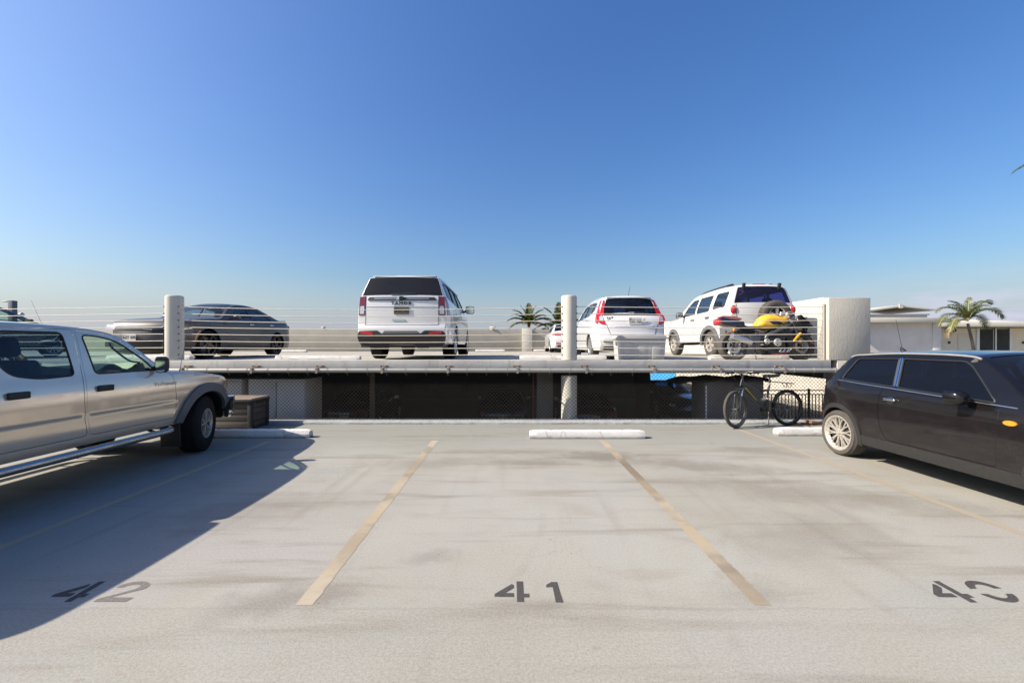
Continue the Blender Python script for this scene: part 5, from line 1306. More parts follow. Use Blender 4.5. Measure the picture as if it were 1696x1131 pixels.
# ------------------------------------------------------------------ white vehicle with a spare wheel on its back
def spare_wheel_suv():
    prof = [(.12, .42, 'front'), (.03, .5, 'front'), (0, .7, 'front'), (.06, .98, 'hood'), (.2, 1.08, 'hood'), (.7, 1.16, 'hood'), (1.2, 1.21, 'ws'), (1.55, 1.52, 'ws'), (1.88, 1.78, 'roof'), (2.15, 1.855, 'roof'), (2.8, 1.90, 'roof'), (3.6, 1.90, 'roof'),
            (3.98, 1.885, 'roof'), (4.07, 1.83, 'rg'), (4.15, 1.42, 'rear'), (4.19, 1.15, 'rear'), (4.20, .85, 'rear'), (4.27, .80, 'rear'), (4.29, .62, 'rear'), (4.27, .50, 'rear'), (4.18, .42, 'rear')]
    c = Car('white_sport_utility_vehicle', 'white boxy sport utility vehicle with a spare wheel on its back behind the motorcycle', 'car', (6.66, 13.42, DECK), 0, prof,
            [(0, .68), (.15, .78), (.4, .86), (.8, .90), (3.6, .905), (4.0, .885), (4.15, .86), (4.3, .83)],
            [(.4, .03), (.6, 0), (.95, 0), (1.2, .02), (1.38, .05), (1.6, .125), (1.78, .20), (1.9, .27)],
            .42, [(.82, .365), (3.22, .365)], .42, M['cream_paint'], .055, tg=.93, bow={'rear': .06, 'rg': .07})
    wf = rnd([(1.52, 1.25), (2.30, 1.27), (2.32, 1.72), (2.0, 1.71), (1.82, 1.58)], .05); wr = rnd([(2.42, 1.28), (3.12, 1.30), (3.14, 1.74), (2.44, 1.735)], .05); wq = rnd([(3.32, 1.33), (3.90, 1.36), (3.90, 1.75), (3.34, 1.75)], .06)
    df = rnd([(1.32, .5), (2.33, .5), (2.37, 1.76), (1.98, 1.755), (1.77, 1.62), (1.36, 1.24)], .05); dr = rnd([(2.36, .5), (2.78, .5), (2.86, .72), (3.18, .92), (3.22, 1.77), (2.40, 1.775)], .06)
    c.body([df, dr, wq], extra={'ws': M['glass_mid'], 'rg': M['glass_purple']})
    Rr = lambda a, z, o: c.face(True, a, z, o)
    for s in (1, -1):
        c.door(df, wf, s, M['glass_mid'], (2.2, 1.10), M['grey_plastic'], hsize=(.2, .06)); c.door(dr, wr, s, M['glass_mid'], (3.08, 1.12), M['grey_plastic'], hsize=(.2, .06)); c.pane(wq, s, M['glass_mid'])
        Sd = lambda a, z, o, s=s: c.side(a, z, s, o)
        for wh in (.82, 3.22): c.patch('fender_flare', ring(wh, .365, .415, .525, -2, 184), M['grey_plastic'], Sd, .040, .06)
        c.patch('lower_cladding', rnd([(1.33, .42), (2.70, .42), (2.70, .52), (1.33, .52)], .02), M['cream_paint'], Sd, .025, .04)
        c.patch('side_moulding', rnd([(1.36, .72), (2.70, .72), (2.70, .79), (1.36, .79)], .02), M['cream_paint'], Sd, .018, .03)
        c.patch('bumper_side', rnd([(3.80, .44), (4.26, .46), (4.26, .82), (3.78, .82)], .03), M['grey_plastic'], Sd, .025, .04)
        b = MB(); b.ball(Vector(Rr(s * .775, 1.245, .0)), (.085, .05, .115), 16, 10); b.build('tail_light', M['red_lens'], c.root)
        mirror(c, 1.62, 1.29, s, M['black'], (.22, .11, .18), .11)
        b = MB(); b.tube(crom([c.side(u, z, s, -.10) for u, z in ((2.0, 1.86), (2.25, 1.93), (3.0, 1.962), (3.55, 1.96), (3.8, 1.915))], .1), .020, 8); b.box(Vector(c.side(3.62, 1.95, s, -.10)), (.06, .22, .06)); b.build('roof_rail', M['black'], c.root)
        b = MB(); p = Vector(Rr(s * .47, 1.84, .03)); b.box(p, (.075, .06, .17), Matrix.Rotation(R(10), 3, 'X')); b.build('glass_hinge', M['black'], c.root, bevel=.015)
    c.patch('rear_bumper', rnd([(-.84, .43), (.84, .43), (.84, .80), (-.84, .80)], .04), M['grey_plastic'], Rr, .03, .05)
    c.patch('brake_light', rnd([(-.19, 1.872), (.16, 1.872), (.16, 1.90), (-.19, 1.90)], .01), M['red_lens'], lambda a, z, o: tuple(c.top(4.0, a, .002) + Vector((0, -.06, (z - 1.90)))), 0, .02)
    c.patch('swing_gate_seam', [(-.725, .82), (-.718, .82), (-.70, 1.41), (-.707, 1.41)], M['black'], Rr, .004, .01)
    # spare wheel
    bar, tm, rm = wheel_meshes(.385, .225, .215, 'five', M['rubber_dusty'], M['alloy_pale'])
    o = link('spare_wheel', bar, c.root); o.rotation_euler = (R(0), 0, R(-90)); o.location = (.17, c.L / 2 - 4.50, 1.075)
    link('tyre', tm, o); link('rim', rm, o)
    for v in (.42, -.42): seat(c, 2.35, v, .78, M['seat_grey'], .5, .62); seat(c, 3.3, v, .78, M['seat_grey'], .5, .60)
    c.root.scale = (1, 1.12, 1.025)
    c.fit_wheels(.225, .215, 'five', M['rubber_dusty'], M['alloy_pale'], .90)
    return c
# ------------------------------------------------------------------ plain sedan for the far and half-hidden cars
def plain_sedan(name, label, loc, rz, paint, group=None, cat='car', rimm='alloy', gl='glass_mid', lens='red_lens'):
    prof = [(.12, .2, 'front'), (.02, .3, 'front'), (0, .5, 'front'), (.06, .68, 'hood'), (.35, .82, 'hood'), (.9, .92, 'hood'), (1.25, .96, 'ws'), (1.75, 1.24, 'ws'), (2.1, 1.39, 'roof'), (2.5, 1.44, 'roof'), (2.95, 1.43, 'roof'), (3.3, 1.37, 'rg'),
            (3.75, 1.14, 'rg'), (4.02, 1.03, 'deck'), (4.38, 1.03, 'deck'), (4.50, 1.01, 'rear'), (4.55, .85, 'rear'), (4.58, .6, 'rear'), (4.58, .42, 'rear'), (4.48, .22, 'rear')]
    c = Car(name, label, cat, loc, rz, prof, [(0, .56), (.15, .7), (.45, .84), (.9, .89), (3.6, .895), (4.1, .86), (4.4, .78), (4.58, .70)],
            [(.2, .05), (.35, .01), (.6, 0), (.85, .015), (.97, .07), (1.1, .15), (1.3, .26), (1.44, .33)], .2, [(.92, .32), (3.6, .32)], .365, paint, .09, flare=.012, group=group)
    wf = rnd([(1.6, 1.0), (2.4, 1.01), (2.42, 1.34), (2.15, 1.33), (1.9, 1.2)], .05); wr = rnd([(2.48, 1.01), (3.35, 1.04), (3.1, 1.27), (2.5, 1.345)], .06)
    df = rnd([(1.35, .34), (2.42, .34), (2.46, 1.37), (2.12, 1.365), (1.85, 1.23), (1.4, .94)], .05); dr = rnd([(2.44, .34), (3.15, .34), (3.3, .7), (3.44, 1.05), (3.12, 1.31), (2.48, 1.375)], .06)
    c.body([df, dr], extra={'ws': M[gl], 'rg': M['glass_tint']})
    Rr = lambda a, z, o: c.face(True, a, z, o)
    for s in (1, -1):
        c.door(df, wf, s, M[gl], (2.28, .86)); c.door(dr, wr, s, M[gl], (3.2, .88))
        Sd = lambda a, z, o, s=s: c.side(a, z, s, o)
        c.patch('tail_light', rnd([(s * .36, .84), (s * .74, .82), (s * .72, .95), (s * .40, .93)], .03), M[lens], Rr, .010, .03)
        c.patch('tail_light', rnd([(4.22, .84), (4.48, .84), (4.44, .95), (4.25, .93)], .03), M[lens], Sd, .010, .02)
        c.patch('reflector', rnd([(s * .40, .42), (s * .68, .43), (s * .66, .49), (s * .42, .47)], .02), M[lens], Rr, .012, .02)
        c.patch('headlight', rnd([(s * .42, .58), (s * .66, .60), (s * .64, .72), (s * .44, .68)], .03), M['clear_lens'], lambda a, z, o: c.face(False, a, z, o), .012, .03)
        mirror(c, 1.62, 1.0, s, M['black'], (.18, .10, .13), .09)
    plate(c, 0, .74, True, 'HJR 804', M['plate'], M['print'], off=.02)
    c.patch('lower_bumper', rnd([(-.6, .23), (.6, .23), (.6, .36), (-.6, .36)], .03), M['dark_plastic'], Rr, .012, .03)
    c.fit_wheels(.2, .22, 'multi', M['rubber'], M[rimm], .885)
    for v in (.38, -.38): seat(c, 2.4, v, .5, M['seat_grey'], .48, .58)
    return c
pickup_truck(); black_hatchback(); grey_sedan(); white_suv(); white_hatchback(); spare_wheel_suv()
plain_sedan('white_sedan', 'distant white sedan nosed up to the far wall, half hidden by the column', (2.86, 22.5, DECK), 0, M['white_paint'])
c = plain_sedan('navy_sedan', 'dark navy car at the left edge behind the pickup cab', (-14.28, 11.05, DECK), 0, M['navy_paint'], gl='glass_clear')
whip(c, (.62, c.L / 2 - 1.0, .93), (.58, c.L / 2 - 1.25, 1.62), .004)
LOW = -1.60; GL = 'cars parked in the dark lower garage'
plain_sedan('dark_sedan', 'dark car in the unlit lower garage with a pale number plate', (-.25, 16.2, LOW), 0, M['navy_paint'], GL, lens='dark_red_lens')
plain_sedan('dark_sedan', 'dark car with red lamps in the lower garage, behind the grey lockers', (-5.6, 16.6, LOW), 0, M['black_paint'], GL, lens='dark_red_lens')
plain_sedan('dark_sedan', 'dark car in the lower garage just right of the round column', (2.75, 16.0, LOW), 0, M['maroon_paint'], GL, lens='dark_red_lens')
plain_sedan('dark_sedan', 'dark car at the open end of the lower garage beneath the blue tarpaulin', (7.2, 19.6, LOW), math.pi, M['navy_paint'], GL, lens='dark_red_lens')
# ------------------------------------------------------------------ bicycle leaning by the fence
def bicycle():
    A = Vector((5.13, 7.80, 0)); B = Vector((4.05, 7.57, 0)); d = (B - A).normalized(); wb = (B - A).length
    rz = math.atan2(d.y, d.x); t = thing('bicycle', 'black mountain bike with yellow decals and a rear rack by the fence', 'bicycle', A, rz)
    t.rotation_euler = (R(3), 0, rz)
    # local X runs from the rear hub to the front hub
    rw = .334
    def tyre_wheel(name, x, steer):
        b = MB(); b.lathe([(.019, -.05), (.019, .05), (.012, .05), (.012, -.05)], 14); w = b.build(name, M['brake'], t, angle=40)
        w.location = (x, 0, rw); w.rotation_euler = (R(90), 0, steer)
        b = MB(); n = 12; b.lathe([(rw - .026 + .026 * math.cos(2 * math.pi * i / n), .027 * math.sin(2 * math.pi * i / n)) for i in range(n)], 56, closed=True); b.build('tyre', M['rubber_dusty'] if steer else M['rubber'], w)
        b = MB(); b.lathe([(rw - .066, -.011), (rw - .047, -.014), (rw - .044, 0), (rw - .047, .014), (rw - .066, .011)], 56, closed=True); b.build('rim', M['bike_black'], w)
        b = MB()
        for k in range(28):
            a = 2 * math.pi * k / 28; s = 1 if k % 2 else -1; q = a + (.5 if (k // 2) % 2 else -.5)
            b.tube([(.02 * math.cos(q), .02 * math.sin(q), s * .03), ((rw - .06) * math.cos(a), (rw - .06) * math.sin(a), 0)], .0014, 4)
        b.build('spokes', M['galv'], w)
        return w
    st = R(17)
    rear = tyre_wheel('wheel', 0, 0); front = tyre_wheel('wheel', wb, st)
    b = MB()
    for r0, z in ((.05, -.022), (.042, -.028), (.034, -.034), (.026, -.039)): b.lathe([(r0 * .5, z), (r0, z), (r0, z + .002), (r0 * .5, z + .002)], 20)
    b.build('cassette', M['brake'], rear)
    P = lambda a, z, y=0: Vector((a, y, z))
    bb = P(.455, .30); ht = P(.945, .86); hb = P(.985, .735); stc = P(.40, .66); piv = P(.42, .48)
    b = MB()
    b.tube([P(.955, .83), P(.75, .755), P(.55, .655), stc], .020, 10)
    b.tube([P(.975, .76), P(.80, .60), P(.60, .41), bb], [.027, .026, .024, .024], 12)
    b.tube([bb, stc, P(.365, .76)], .019, 10)
    b.tube([ht, hb], .025, 12)
    b.cyl(bb + Vector((0, -.04, 0)), bb + Vector((0, .04, 0)), .026)
    b.build('frame', M['bike_black'], t)
    b = MB()
    b.tube([P(.92, .705, -.027), P(.80, .60, -.027), P(.68, .485, -.026)], .006, 6); b.tube([P(.90, .71, .027), P(.68, .485, .026)], .006, 6); b.tube([P(.90, .815, -.016), P(.72, .745, -.018), P(.60, .685, -.018)], .005, 6)
    b.build('decal', M['bike_yellow'], t)
    b = MB()
    for s in (-1, 1):
        b.tube([P(.42, .47, s * .03), P(.30, .45, s * .05), P(.15, .385, s * .06), P(0, rw, s * .062)], .012, 8)
        b.tube([P(.44, .34, s * .03), P(.25, .325, s * .055), P(0, rw, s * .062)], .011, 8)
        b.tube([P(.20, .43, s * .055), P(.22, .335, s * .056)], .010, 8)
    b.build('swing_arm', M['bike_black'], t)
    b = MB(); b.tube([P(.43, .50), P(.56, .50)], .016, 10)
    b.tube([P(.445 + .10 * i / 48, .50 + .024 * math.sin(i * .8), .024 * math.cos(i * .8)) for i in range(49)], .004, 5); b.build('shock_absorber', M['alloy_dirty'], t)
    # seat post, saddle, rack
    b = MB(); b.tube([P(.375, .72), P(.352, .905)], .0145, 10); b.cyl(P(.39, .74), P(.383, .77), .022); b.build('seat_post', M['galv'], t)
    b = MB(); pr = [(.50, .012, .0), (.44, .022, .004), (.36, .035, .003), (.28, .065, .0), (.22, .082, .006), (.185, .07, .012), (.175, .03, .01)]
    vs = []; fs = []
    for x, w, z in pr:
        for j in range(12):
            q = 2 * math.pi * j / 12; vs.append((x, w * math.cos(q), .925 + z + (.022 if math.sin(q) > 0 else .035) * math.sin(q)))
    for i in range(len(pr) - 1):
        for j in range(12): fs.append((i * 12 + j, i * 12 + (j + 1) % 12, (i + 1) * 12 + (j + 1) % 12, (i + 1) * 12 + j))
    fs += [tuple(range(12)), tuple(range((len(pr) - 1) * 12, len(pr) * 12))]
    b.add(vs, fs); o = b.build('saddle', M['motor_black'], t, angle=60)
    b = MB()
    for s in (-.022, .022): b.tube([P(.44, .915, s), P(.40, .895, s), P(.27, .895, s), P(.22, .92, s)], .004, 6)
    b.build('saddle_rail', M['galv'], o)
    b = MB(); b.cyl(P(.37, .80), P(.36, .835), .024)
    for s in (-.055, 0, .055): b.tube([P(.34, .815, s * .5), P(.28, .812, s), P(-.13, .775, s), P(-.15, .770, 0)], .006, 6)
    for a in (.2, .06, -.06): b.tube([P(a, .805 - (.2 - a) * .09, -.055), P(a, .805 - (.2 - a) * .09, .055)], .005, 6)
    for s in (-.055, .055): b.tube([P(.04, .787, s), P(.0, .70, s * .8)], .005, 6); b.tube([P(-.06, .78, s), P(-.04, .70, s * .8)], .005, 6)
    b.build('rear_rack', M['bike_black'], t)
    # crank, chain ring, pedals
    b = MB(); b.lathe([(.085, -.004), (.092, 0), (.085, .004), (.06, .004), (.06, -.004)], 30, Matrix.Translation(bb + Vector((0, -.05, 0))) @ Matrix.Rotation(R(90), 4, 'X'), closed=True)
    for k in range(4): b.box(bb + Vector((.035 * math.cos(k * 1.57), -.05, .035 * math.sin(k * 1.57))), (.07, .006, .014), Matrix.Rotation(-k * 1.57, 3, 'Y'))
    for s, a in ((-1, -80), (1, 100)):
        e = bb + Vector((.17 * math.cos(R(a)), s * .075, .17 * math.sin(R(a)))); b.tube([bb + Vector((0, s * .065, 0)), e], [.014, .011], 8)
    c_ = b.build('crankset', M['bike_black'], t)
    for s, a in ((-1, -80), (1, 100)):
        e = bb + Vector((.17 * math.cos(R(a)), s * .12, .17 * math.sin(R(a)))); p = MB(); p.box(e, (.09, .085, .018)); p.build('pedal', M['motor_black'], c_, bevel=.004)
    b = MB(); top = [P(0, rw + .045, -.055), P(.455, .392, -.055)]; low = [P(.455, .208, -.055), P(.05, .20, -.05), P(0, rw - .045, -.055)]
    b.tube(top, .005, 5); b.tube(low, .005, 5); b.box(P(.02, .235, -.055), (.03, .02, .14)); b.build('chain', M['iron'], t)
    b = MB(); b.tube([P(.36, .31, -.05), P(.30, .02, -.13)], .008, 8); b.build('kickstand', M['galv'], t)
    # front end turns with the wheel
    f = link('fork', None, t); f.location = (wb - .115, 0, 0)
    Q = Matrix.Rotation(st, 4, 'Z'); ax = Vector((wb - .115, 0, 0))
    rot = lambda p: Q @ p
    b = MB(); cr = P(.02, .70)
    b.box(rot(cr), (.07, .15, .045), Q.to_3x3()); b.tube([rot(P(-.02, .72)), rot(P(-.07, .87))], .017, 10)
    for s in (-1, 1):
        b.tube([rot(P(.03, .71, s * .062)), rot(P(.07, .55, s * .062))], .014, 10, k=1)
        b.tube([rot(P(.062, .57, s * .062)), rot(P(.115, rw + .0, s * .062))], [.021, .017], 10, k=0)
        b.tube([rot(P(.03, .71, s * .05)), rot(P(.10, .66, s * .045)), rot(P(.11, .63, s * .035))], .010, 6)
    b.tube([rot(P(.07, .57, -.062)), rot(P(.02, .66, 0)), rot(P(.07, .57, .062))], .012, 8)
    fm = b.mesh('fork_legs', [M['bike_black'], M['chrome']]); f.data = None
    fk = link('fork_legs', fm, f)
    b = MB(); b.tube([rot(P(-.072, .87)), rot(P(-.08, .93)), rot(P(-.03, .975))], .016, 10)
    hb_ = [rot(P(-.055, .985, .31)), rot(P(-.04, 1.0, .14)), rot(P(-.03, .978, .04)), rot(P(-.03, .978, -.04)), rot(P(-.04, 1.0, -.14)), rot(P(-.055, .985, -.31))]
    b.tube(crom(hb_, .03), .0125, 8); b.build('handlebar', M['bike_black'], f)
    for s in (-1, 1):
        b = MB(); b.tube([rot(P(-.048, .99, s * .20)), rot(P(-.055, .985, s * .315))], .018, 10); b.tube([rot(P(-.04, .995, s * .17)), rot(P(.03, .965, s * .20)), rot(P(.035, .95, s * .29))], .006, 6); b.box(rot(P(-.03, .985, s * .16)), (.05, .05, .035)); b.build('grip', M['rubber'], f)
    b = MB(); b.tube(crom([rot(P(-.02, .99, .18)), rot(P(.10, .93, .12)), rot(P(.06, .80, .03)), rot(P(.0, .72, .0))], .04), .004, 5); b.tube(crom([rot(P(-.02, .99, -.18)), rot(P(.11, .97, -.10)), rot(P(.03, .82, -.03)), rot(P(-.05, .74, -.02))], .04), .004, 5); b.build('brake_cable', M['black'], f)
    return t
bicycle()
# ------------------------------------------------------------------ motorcycle on the upper deck
def motorcycle():
    t = thing('motorcycle', 'stripped sport motorcycle with a yellow tank parked along the railing', 'motorcycle', (4.71, 8.93, DECK), 0)
    P = lambda a, z, y=0: Vector((a, y, z))
    MX = Matrix(((1, 0, 0, 0), (0, 0, -1, 0), (0, 1, 0, 0), (0, 0, 0, 1)))       # polygon (a, z) extruded along -Y
    def slab(name, poly, w, m, parent=t, y=0, bevel=.02, step=None):
        b = MB(); b.prism(poly, -w / 2 - y, w / 2 - y, MX); return b.build(name, m, parent, bevel=bevel, seg=3, angle=50)
    for a, w, rr in ((0, .17, .215), (1.45, .12, .215)):
        n = 14; r = .31; b = MB(); b.lathe([(.03, -.06), (.05, -.06), (.05, .06), (.03, .06)], 18, closed=True); o = b.build('wheel', M['gunmetal'], t); o.location = P(a, r); o.rotation_euler = (R(90), .3, 0)
        b = MB(); hw = w / 2; b.lathe([(rr, -hw * .7), (rr + .03, -hw * .98), (r - .035, -hw), (r - .008, -hw * .6), (r, 0), (r - .008, hw * .6), (r - .035, hw), (rr + .03, hw * .98), (rr, hw * .7)], 48); b.build('tyre', M['rubber_dusty'], o)
        b = MB(); b.lathe([(rr - .02, -hw * .7), (rr + .008, -hw * .75), (rr - .005, 0), (rr + .008, hw * .75), (rr - .02, hw * .7), (rr - .025, 0)], 44, closed=True)
        for k in range(5):
            q = 2 * math.pi * k / 5; A = Matrix.Rotation(q, 4, 'Z'); b.prism([(.04, -.022), (rr - .01, -.014), (rr - .01, .014), (.04, .022)], -.02, .02, A)
        b.build('rim', M['gunmetal'], o, bevel=.003)
        b = MB()
        for s in ((-1, 1) if a > 1 else (1,)):
            b.lathe([(.10, s * .062), (.148, s * .062), (.148, s * .067), (.10, s * .067)], 40, closed=True)
            for k in range(5): q = 2 * math.pi * k / 5; b.prism([(.04, -.008), (.11, -.008), (.11, .008), (.04, .008)], s * .0645 - .002, s * .0645 + .002, Matrix.Rotation(q, 4, 'Z'))
        b.build('brake_disc', M['alloy_dirty'], o, smooth=False)
    tk = [(.47, .745), (.52, .845), (.62, .955), (.74, 1.0), (.96, 1.0), (1.13, .97), (1.24, .885), (1.20, .80), (1.08, .745), (.95, .71), (.89, .66), (.74, .635), (.57, .665)]
    # tank: lens-shaped across
    V, F = fill(resamp(rnd(tk, .05, 4), .02), step=.03); E = np.array(resamp(rnd(tk, .05, 4), .02)); b = MB()
    def bulge(p): return .165 * min(1, (np.min(np.hypot(E[:, 0] - p[0], E[:, 1] - p[1])) / .10)) ** .38
    for s in (-1, 1): b.add([(a, s * bulge((a, z)), z) for a, z in V], [f if s < 0 else f[::-1] for f in F])
    tank = b.build('fuel_tank', M['yellow'], t, weld=1e-4, angle=70)
    b = MB(); V2, F2 = fill(resamp(rnd([(.70, .83), (.86, .85), (1.05, .775), (.92, .765), (.80, .755)], .02), .02), step=.03)
    b.add([(a, -bulge((a, z)) - .004, z) for a, z in V2], F2); V2, F2 = fill(resamp([(.88, .975), (1.06, .935), (.98, .925)], .02), step=.03); b.add([(a, -bulge((a, z)) - .004, z) for a, z in V2], F2)
    V2, F2 = fill(resamp([(.76, .70), (.87, .71), (.80, .68)], .02), step=.03); b.add([(a, -bulge((a, z)) - .004, z) for a, z in V2], F2); b.build('tank_decal', M['motor_black'], tank, smooth=False)
    slab('tail_fairing', rnd([(-.33, .90), (-.27, .77), (-.05, .73), (.24, .73), (.22, .83), (.05, .865), (-.20, .92)], .03), .22, M['navy_vinyl'])
    slab('passenger_seat', rnd([(-.25, .955), (.02, .95), (.18, .89), (.15, .855), (-.10, .885), (-.24, .925)], .02), .22, M['pink_vinyl'])
    slab('rider_seat', rnd([(.12, .78), (.30, .72), (.52, .72), (.56, .67), (.30, .66), (.10, .72)], .03), .25, M['motor_black'])
    slab('tail_light', rnd([(-.34, .89), (-.27, .89), (-.24, .77), (-.33, .77)], .02), .23, M['red_lens'])
    for s in (-1, 1):
        b = MB(); b.ball(P(-.04, .645, s * .16), (.025, .03, .035), 12, 8); b.tube([P(-.04, .66, s * .06), P(-.04, .645, s * .15)], .008, 6); b.build('turn_signal', M['amber'], t)
        b = MB(); b.tube(crom([P(1.21, .78, s * .10), P(1.02, .70, s * .16), P(.82, .60, s * .17), P(.66, .52, s * .15), P(.62, .34, s * .12)], .05), .036, 8); b.build('frame_spar', M['gunmetal'], t)
        b = MB(); b.tube([P(1.24, .86, s * .10), P(1.32, .62, s * .10)], .026, 10); b.tube([P(1.31, .64, s * .10), P(1.45, .30, s * .10)], .031, 10); b.build('fork_leg', M['gunmetal'], t)
        b = MB(); b.tube([P(.56, .40, s * .13), P(.30, .37, s * .13), P(0, .31, s * .12)], .030, 8); b.build('swing_arm', M['gunmetal'], t)
        b = MB(); b.tube(crom([P(1.24, .90, s * .05), P(1.20, .94, s * .18), P(1.12, .93, s * .34)], .04), .014, 8); b.build('handlebar', M['gunmetal'], t)
        b = MB(); b.tube([P(1.16, .935, s * .25), P(1.10, .925, s * .37)], .019, 10); b.build('grip', M['rubber'], t)
    b = MB(); b.tube(crom([P(.04, .30, -.20), P(.10, .42, -.19), P(.55, .26, -.15), P(.9, .15, -.05)], .05), .026, 10); b.build('exhaust_pipe', M['gunmetal'], t)
    b = MB(); b.tube([P(-.10, .505, -.19), P(.14, .43, -.19), P(.30, .37, -.18)], [.062, .066, .05], 20); b.tube([P(-.125, .512, -.19), P(-.10, .505, -.19)], [.052, .064], 20); b.build('silencer', M['alloy'], t)
    slab('heel_guard', rnd([(.28, .55), (.50, .50), (.46, .30), (.30, .40)], .02), .03, M['gunmetal'], y=-.18, bevel=.004)
    b = MB(); b.box(P(.62, .44), (.22, .30, .30)); b.box(P(.86, .42), (.36, .34, .32)); b.box(P(.98, .56), (.24, .30, .2), Matrix.Rotation(R(35), 3, 'Y')); b.build('engine_block', M['motor_black'], t, bevel=.03)
    for a, z, r in ((.86, .38, .085), (.64, .40, .06)):
        b = MB(); b.lathe([(0, .03), (r * .8, .03), (r, .015), (r, 0)], 28, Matrix.Translation(P(a, z, -.175)) @ Matrix.Rotation(R(90), 4, 'X')); o = b.build('engine_cover', M['alloy_dirty'], t)
        b = MB()
        for k in range(3): q = 2.1 * k; b.ball(P(a + r * .6 * math.cos(q), z + r * .6 * math.sin(q), -.205), (.012, .008, .012), 8, 5)
        b.build('cover_bolt', M['iron'], o)
    slab('belly_pan', rnd([(.58, .26), (1.20, .30), (1.26, .16), (1.10, .13), (.72, .13)], .04), .30, M['motor_black'])
    b = MB()
    for x in (.92, 1.0, 1.08): b.prism([(x - .03, .19), (x - .01, .19), (x + .04, .245), (x + .02, .245)], .152, .156, MX)
    b.prism([(.90, .185), (1.10, .185), (1.17, .252), (1.15, .252), (1.09, .193), (.90, .193)], .152, .156, MX); b.build('belly_decal', M['white_sticker'], t, smooth=False)
    b = MB(); b.prism([(.72, .135), (1.06, .135), (1.06, .148), (.72, .148)], .151, .155, MX); b.build('belly_stripe', M['red_lens'], t, smooth=False)
    slab('radiator', rnd([(1.06, .66), (1.22, .62), (1.24, .34), (1.10, .32)], .02), .28, M['motor_black'])
    slab('fork_stripe', rnd([(1.215, .39), (1.25, .40), (1.40, .56), (1.40, .60), (1.36, .585), (1.22, .43)], .02), .05, M['yellow'], y=-.13, bevel=.006)
    slab('nose_fairing', rnd([(1.30, .80), (1.50, .79), (1.66, .76), (1.68, .70), (1.40, .70), (1.28, .74)], .03), .28, M['motor_black'])
    slab('windshield', rnd([(1.40, .96), (1.45, .98), (1.66, .78), (1.40, .78)], .02), .22, M['alloy_black'])
    slab('front_mudguard', rnd([(1.16, .52), (1.30, .645), (1.52, .655), (1.68, .56), (1.66, .53), (1.48, .63), (1.32, .615), (1.20, .50)], .01), .13, M['motor_black'], bevel=.005)
    slab('oil_cooler', rnd([(1.03, .60), (1.14, .645), (1.16, .54), (1.06, .52)], .02), .22, M['pink_vinyl'], bevel=.008)
    # bare wiring, gauges and brackets where the front fairing is missing
    r2 = random.Random(11); b = MB(); g = MB()
    for k in range(16):
        p = P(1.20 + r2.uniform(-.06, .22), .86 + r2.uniform(-.08, .12), r2.uniform(-.14, .1)); pts = [p + Vector((r2.uniform(-.07, .07), r2.uniform(-.04, .04), r2.uniform(-.07, .07))) * (j * .6) for j in range(4)]
        (b if k % 3 else g).tube(crom(pts, .02), .0085, 6)
    b.build('wiring', M['alloy_dirty'], t); g.build('loose_cable', M['motor_black'], t)
    for (a, z, y, r) in ((1.26, .93, -.07, .05), (1.34, .90, .04, .055), (1.22, .83, -.12, .035)):
        b = MB(); b.lathe([(0, .02), (r * .85, .02), (r, .01), (r, -.03), (0, -.03)], 20, Matrix.Translation(P(a, z, y)) @ Matrix.Rotation(R(60), 4, 'X')); b.build('gauge', M['alloy'], t)
    b = MB(); b.tube(crom([P(1.08, .90, -.20), P(1.08, 1.0, -.20), P(1.16, 1.02, -.20), P(1.24, .98, -.2)], .03), .011, 6); b.build('brake_lever', M['alloy'], t)
    b = MB(); b.box(P(1.19, .985, -.1), (.07, .06, .03)); b.build('fluid_reservoir', M['amber'], t, bevel=.008)
    b = MB(); b.ball(P(1.55, .66, -.05), (.05, .07, .05), 14, 10); b.build('headlamp', M['glass_frit'], t)
    b = MB(); b.box(P(1.38, .42, -.11), (.05, .05, .08)); b.build('brake_caliper', M['yellow'], t, bevel=.01)
    b = MB(); b.tube([P(.42, .28, -.10), P(.36, .02, -.22)], .010, 8); b.box(P(.36, .008, -.22), (.06, .04, .014)); b.build('kickstand', M['iron'], t)
    b = MB(); b.tube([P(.50, .33, -.16), P(.50, .33, -.26)], .014, 8); b.tube([P(.16, .36, -.14), P(.16, .36, -.22)], .014, 8); b.build('foot_peg', M['alloy_dirty'], t)
    b = MB(); b.tube(crom([P(.10, .74, -.1), P(.3, .66, -.12), P(.5, .6, -.12)], .05), .016, 8); b.tube(crom([P(.0, .60, -.1), P(.2, .66, -.1), P(.45, .55, -.12)], .05), .014, 8)
    b.box(P(.30, .62), (.30, .16, .1)); b.build('subframe', M['motor_black'], t)
    b = MB(); b.tube([P(.16, .36, .0), P(.36, .60, .0)], .035, 12); b.build('shock_absorber', M['alloy_dirty'], t)
    t.rotation_euler = (R(-5), 0, R(1.5))
motorcycle()
# ------------------------------------------------------------------ boxes
t = thing('plastic_tote', 'pale grey lidded plastic tote standing behind the cables', 'storage tote', (2.72, 8.93, DECK), R(2))
mb = MB(); n = 4
vs = []
for z, sx, sy in ((0, .455, .215), (.46, .485, .24)):
    vs += [(-sx, -sy, z), (sx, -sy, z), (sx, sy, z), (-sx, sy, z)]
mb.add(vs, [(3, 2, 1, 0), (4, 5, 6, 7), (0, 1, 5, 4), (1, 2, 6, 5), (2, 3, 7, 6), (3, 0, 4, 7)])
for x in (-.30, 0, .30): mb.box((x, -.232, .22), (.20, .012, .34), Matrix.Rotation(R(3), 3, 'X'))
mb.build('tub', M['tub'], t, bevel=.012, seg=3)
mb = MB(); mb.bb(-.525, .525, -.275, .275, .462, .50); mb.bb(-.50, .50, -.25, .25, .50, .535); mb.build('lid', M['tub'], t, bevel=.012, seg=3)
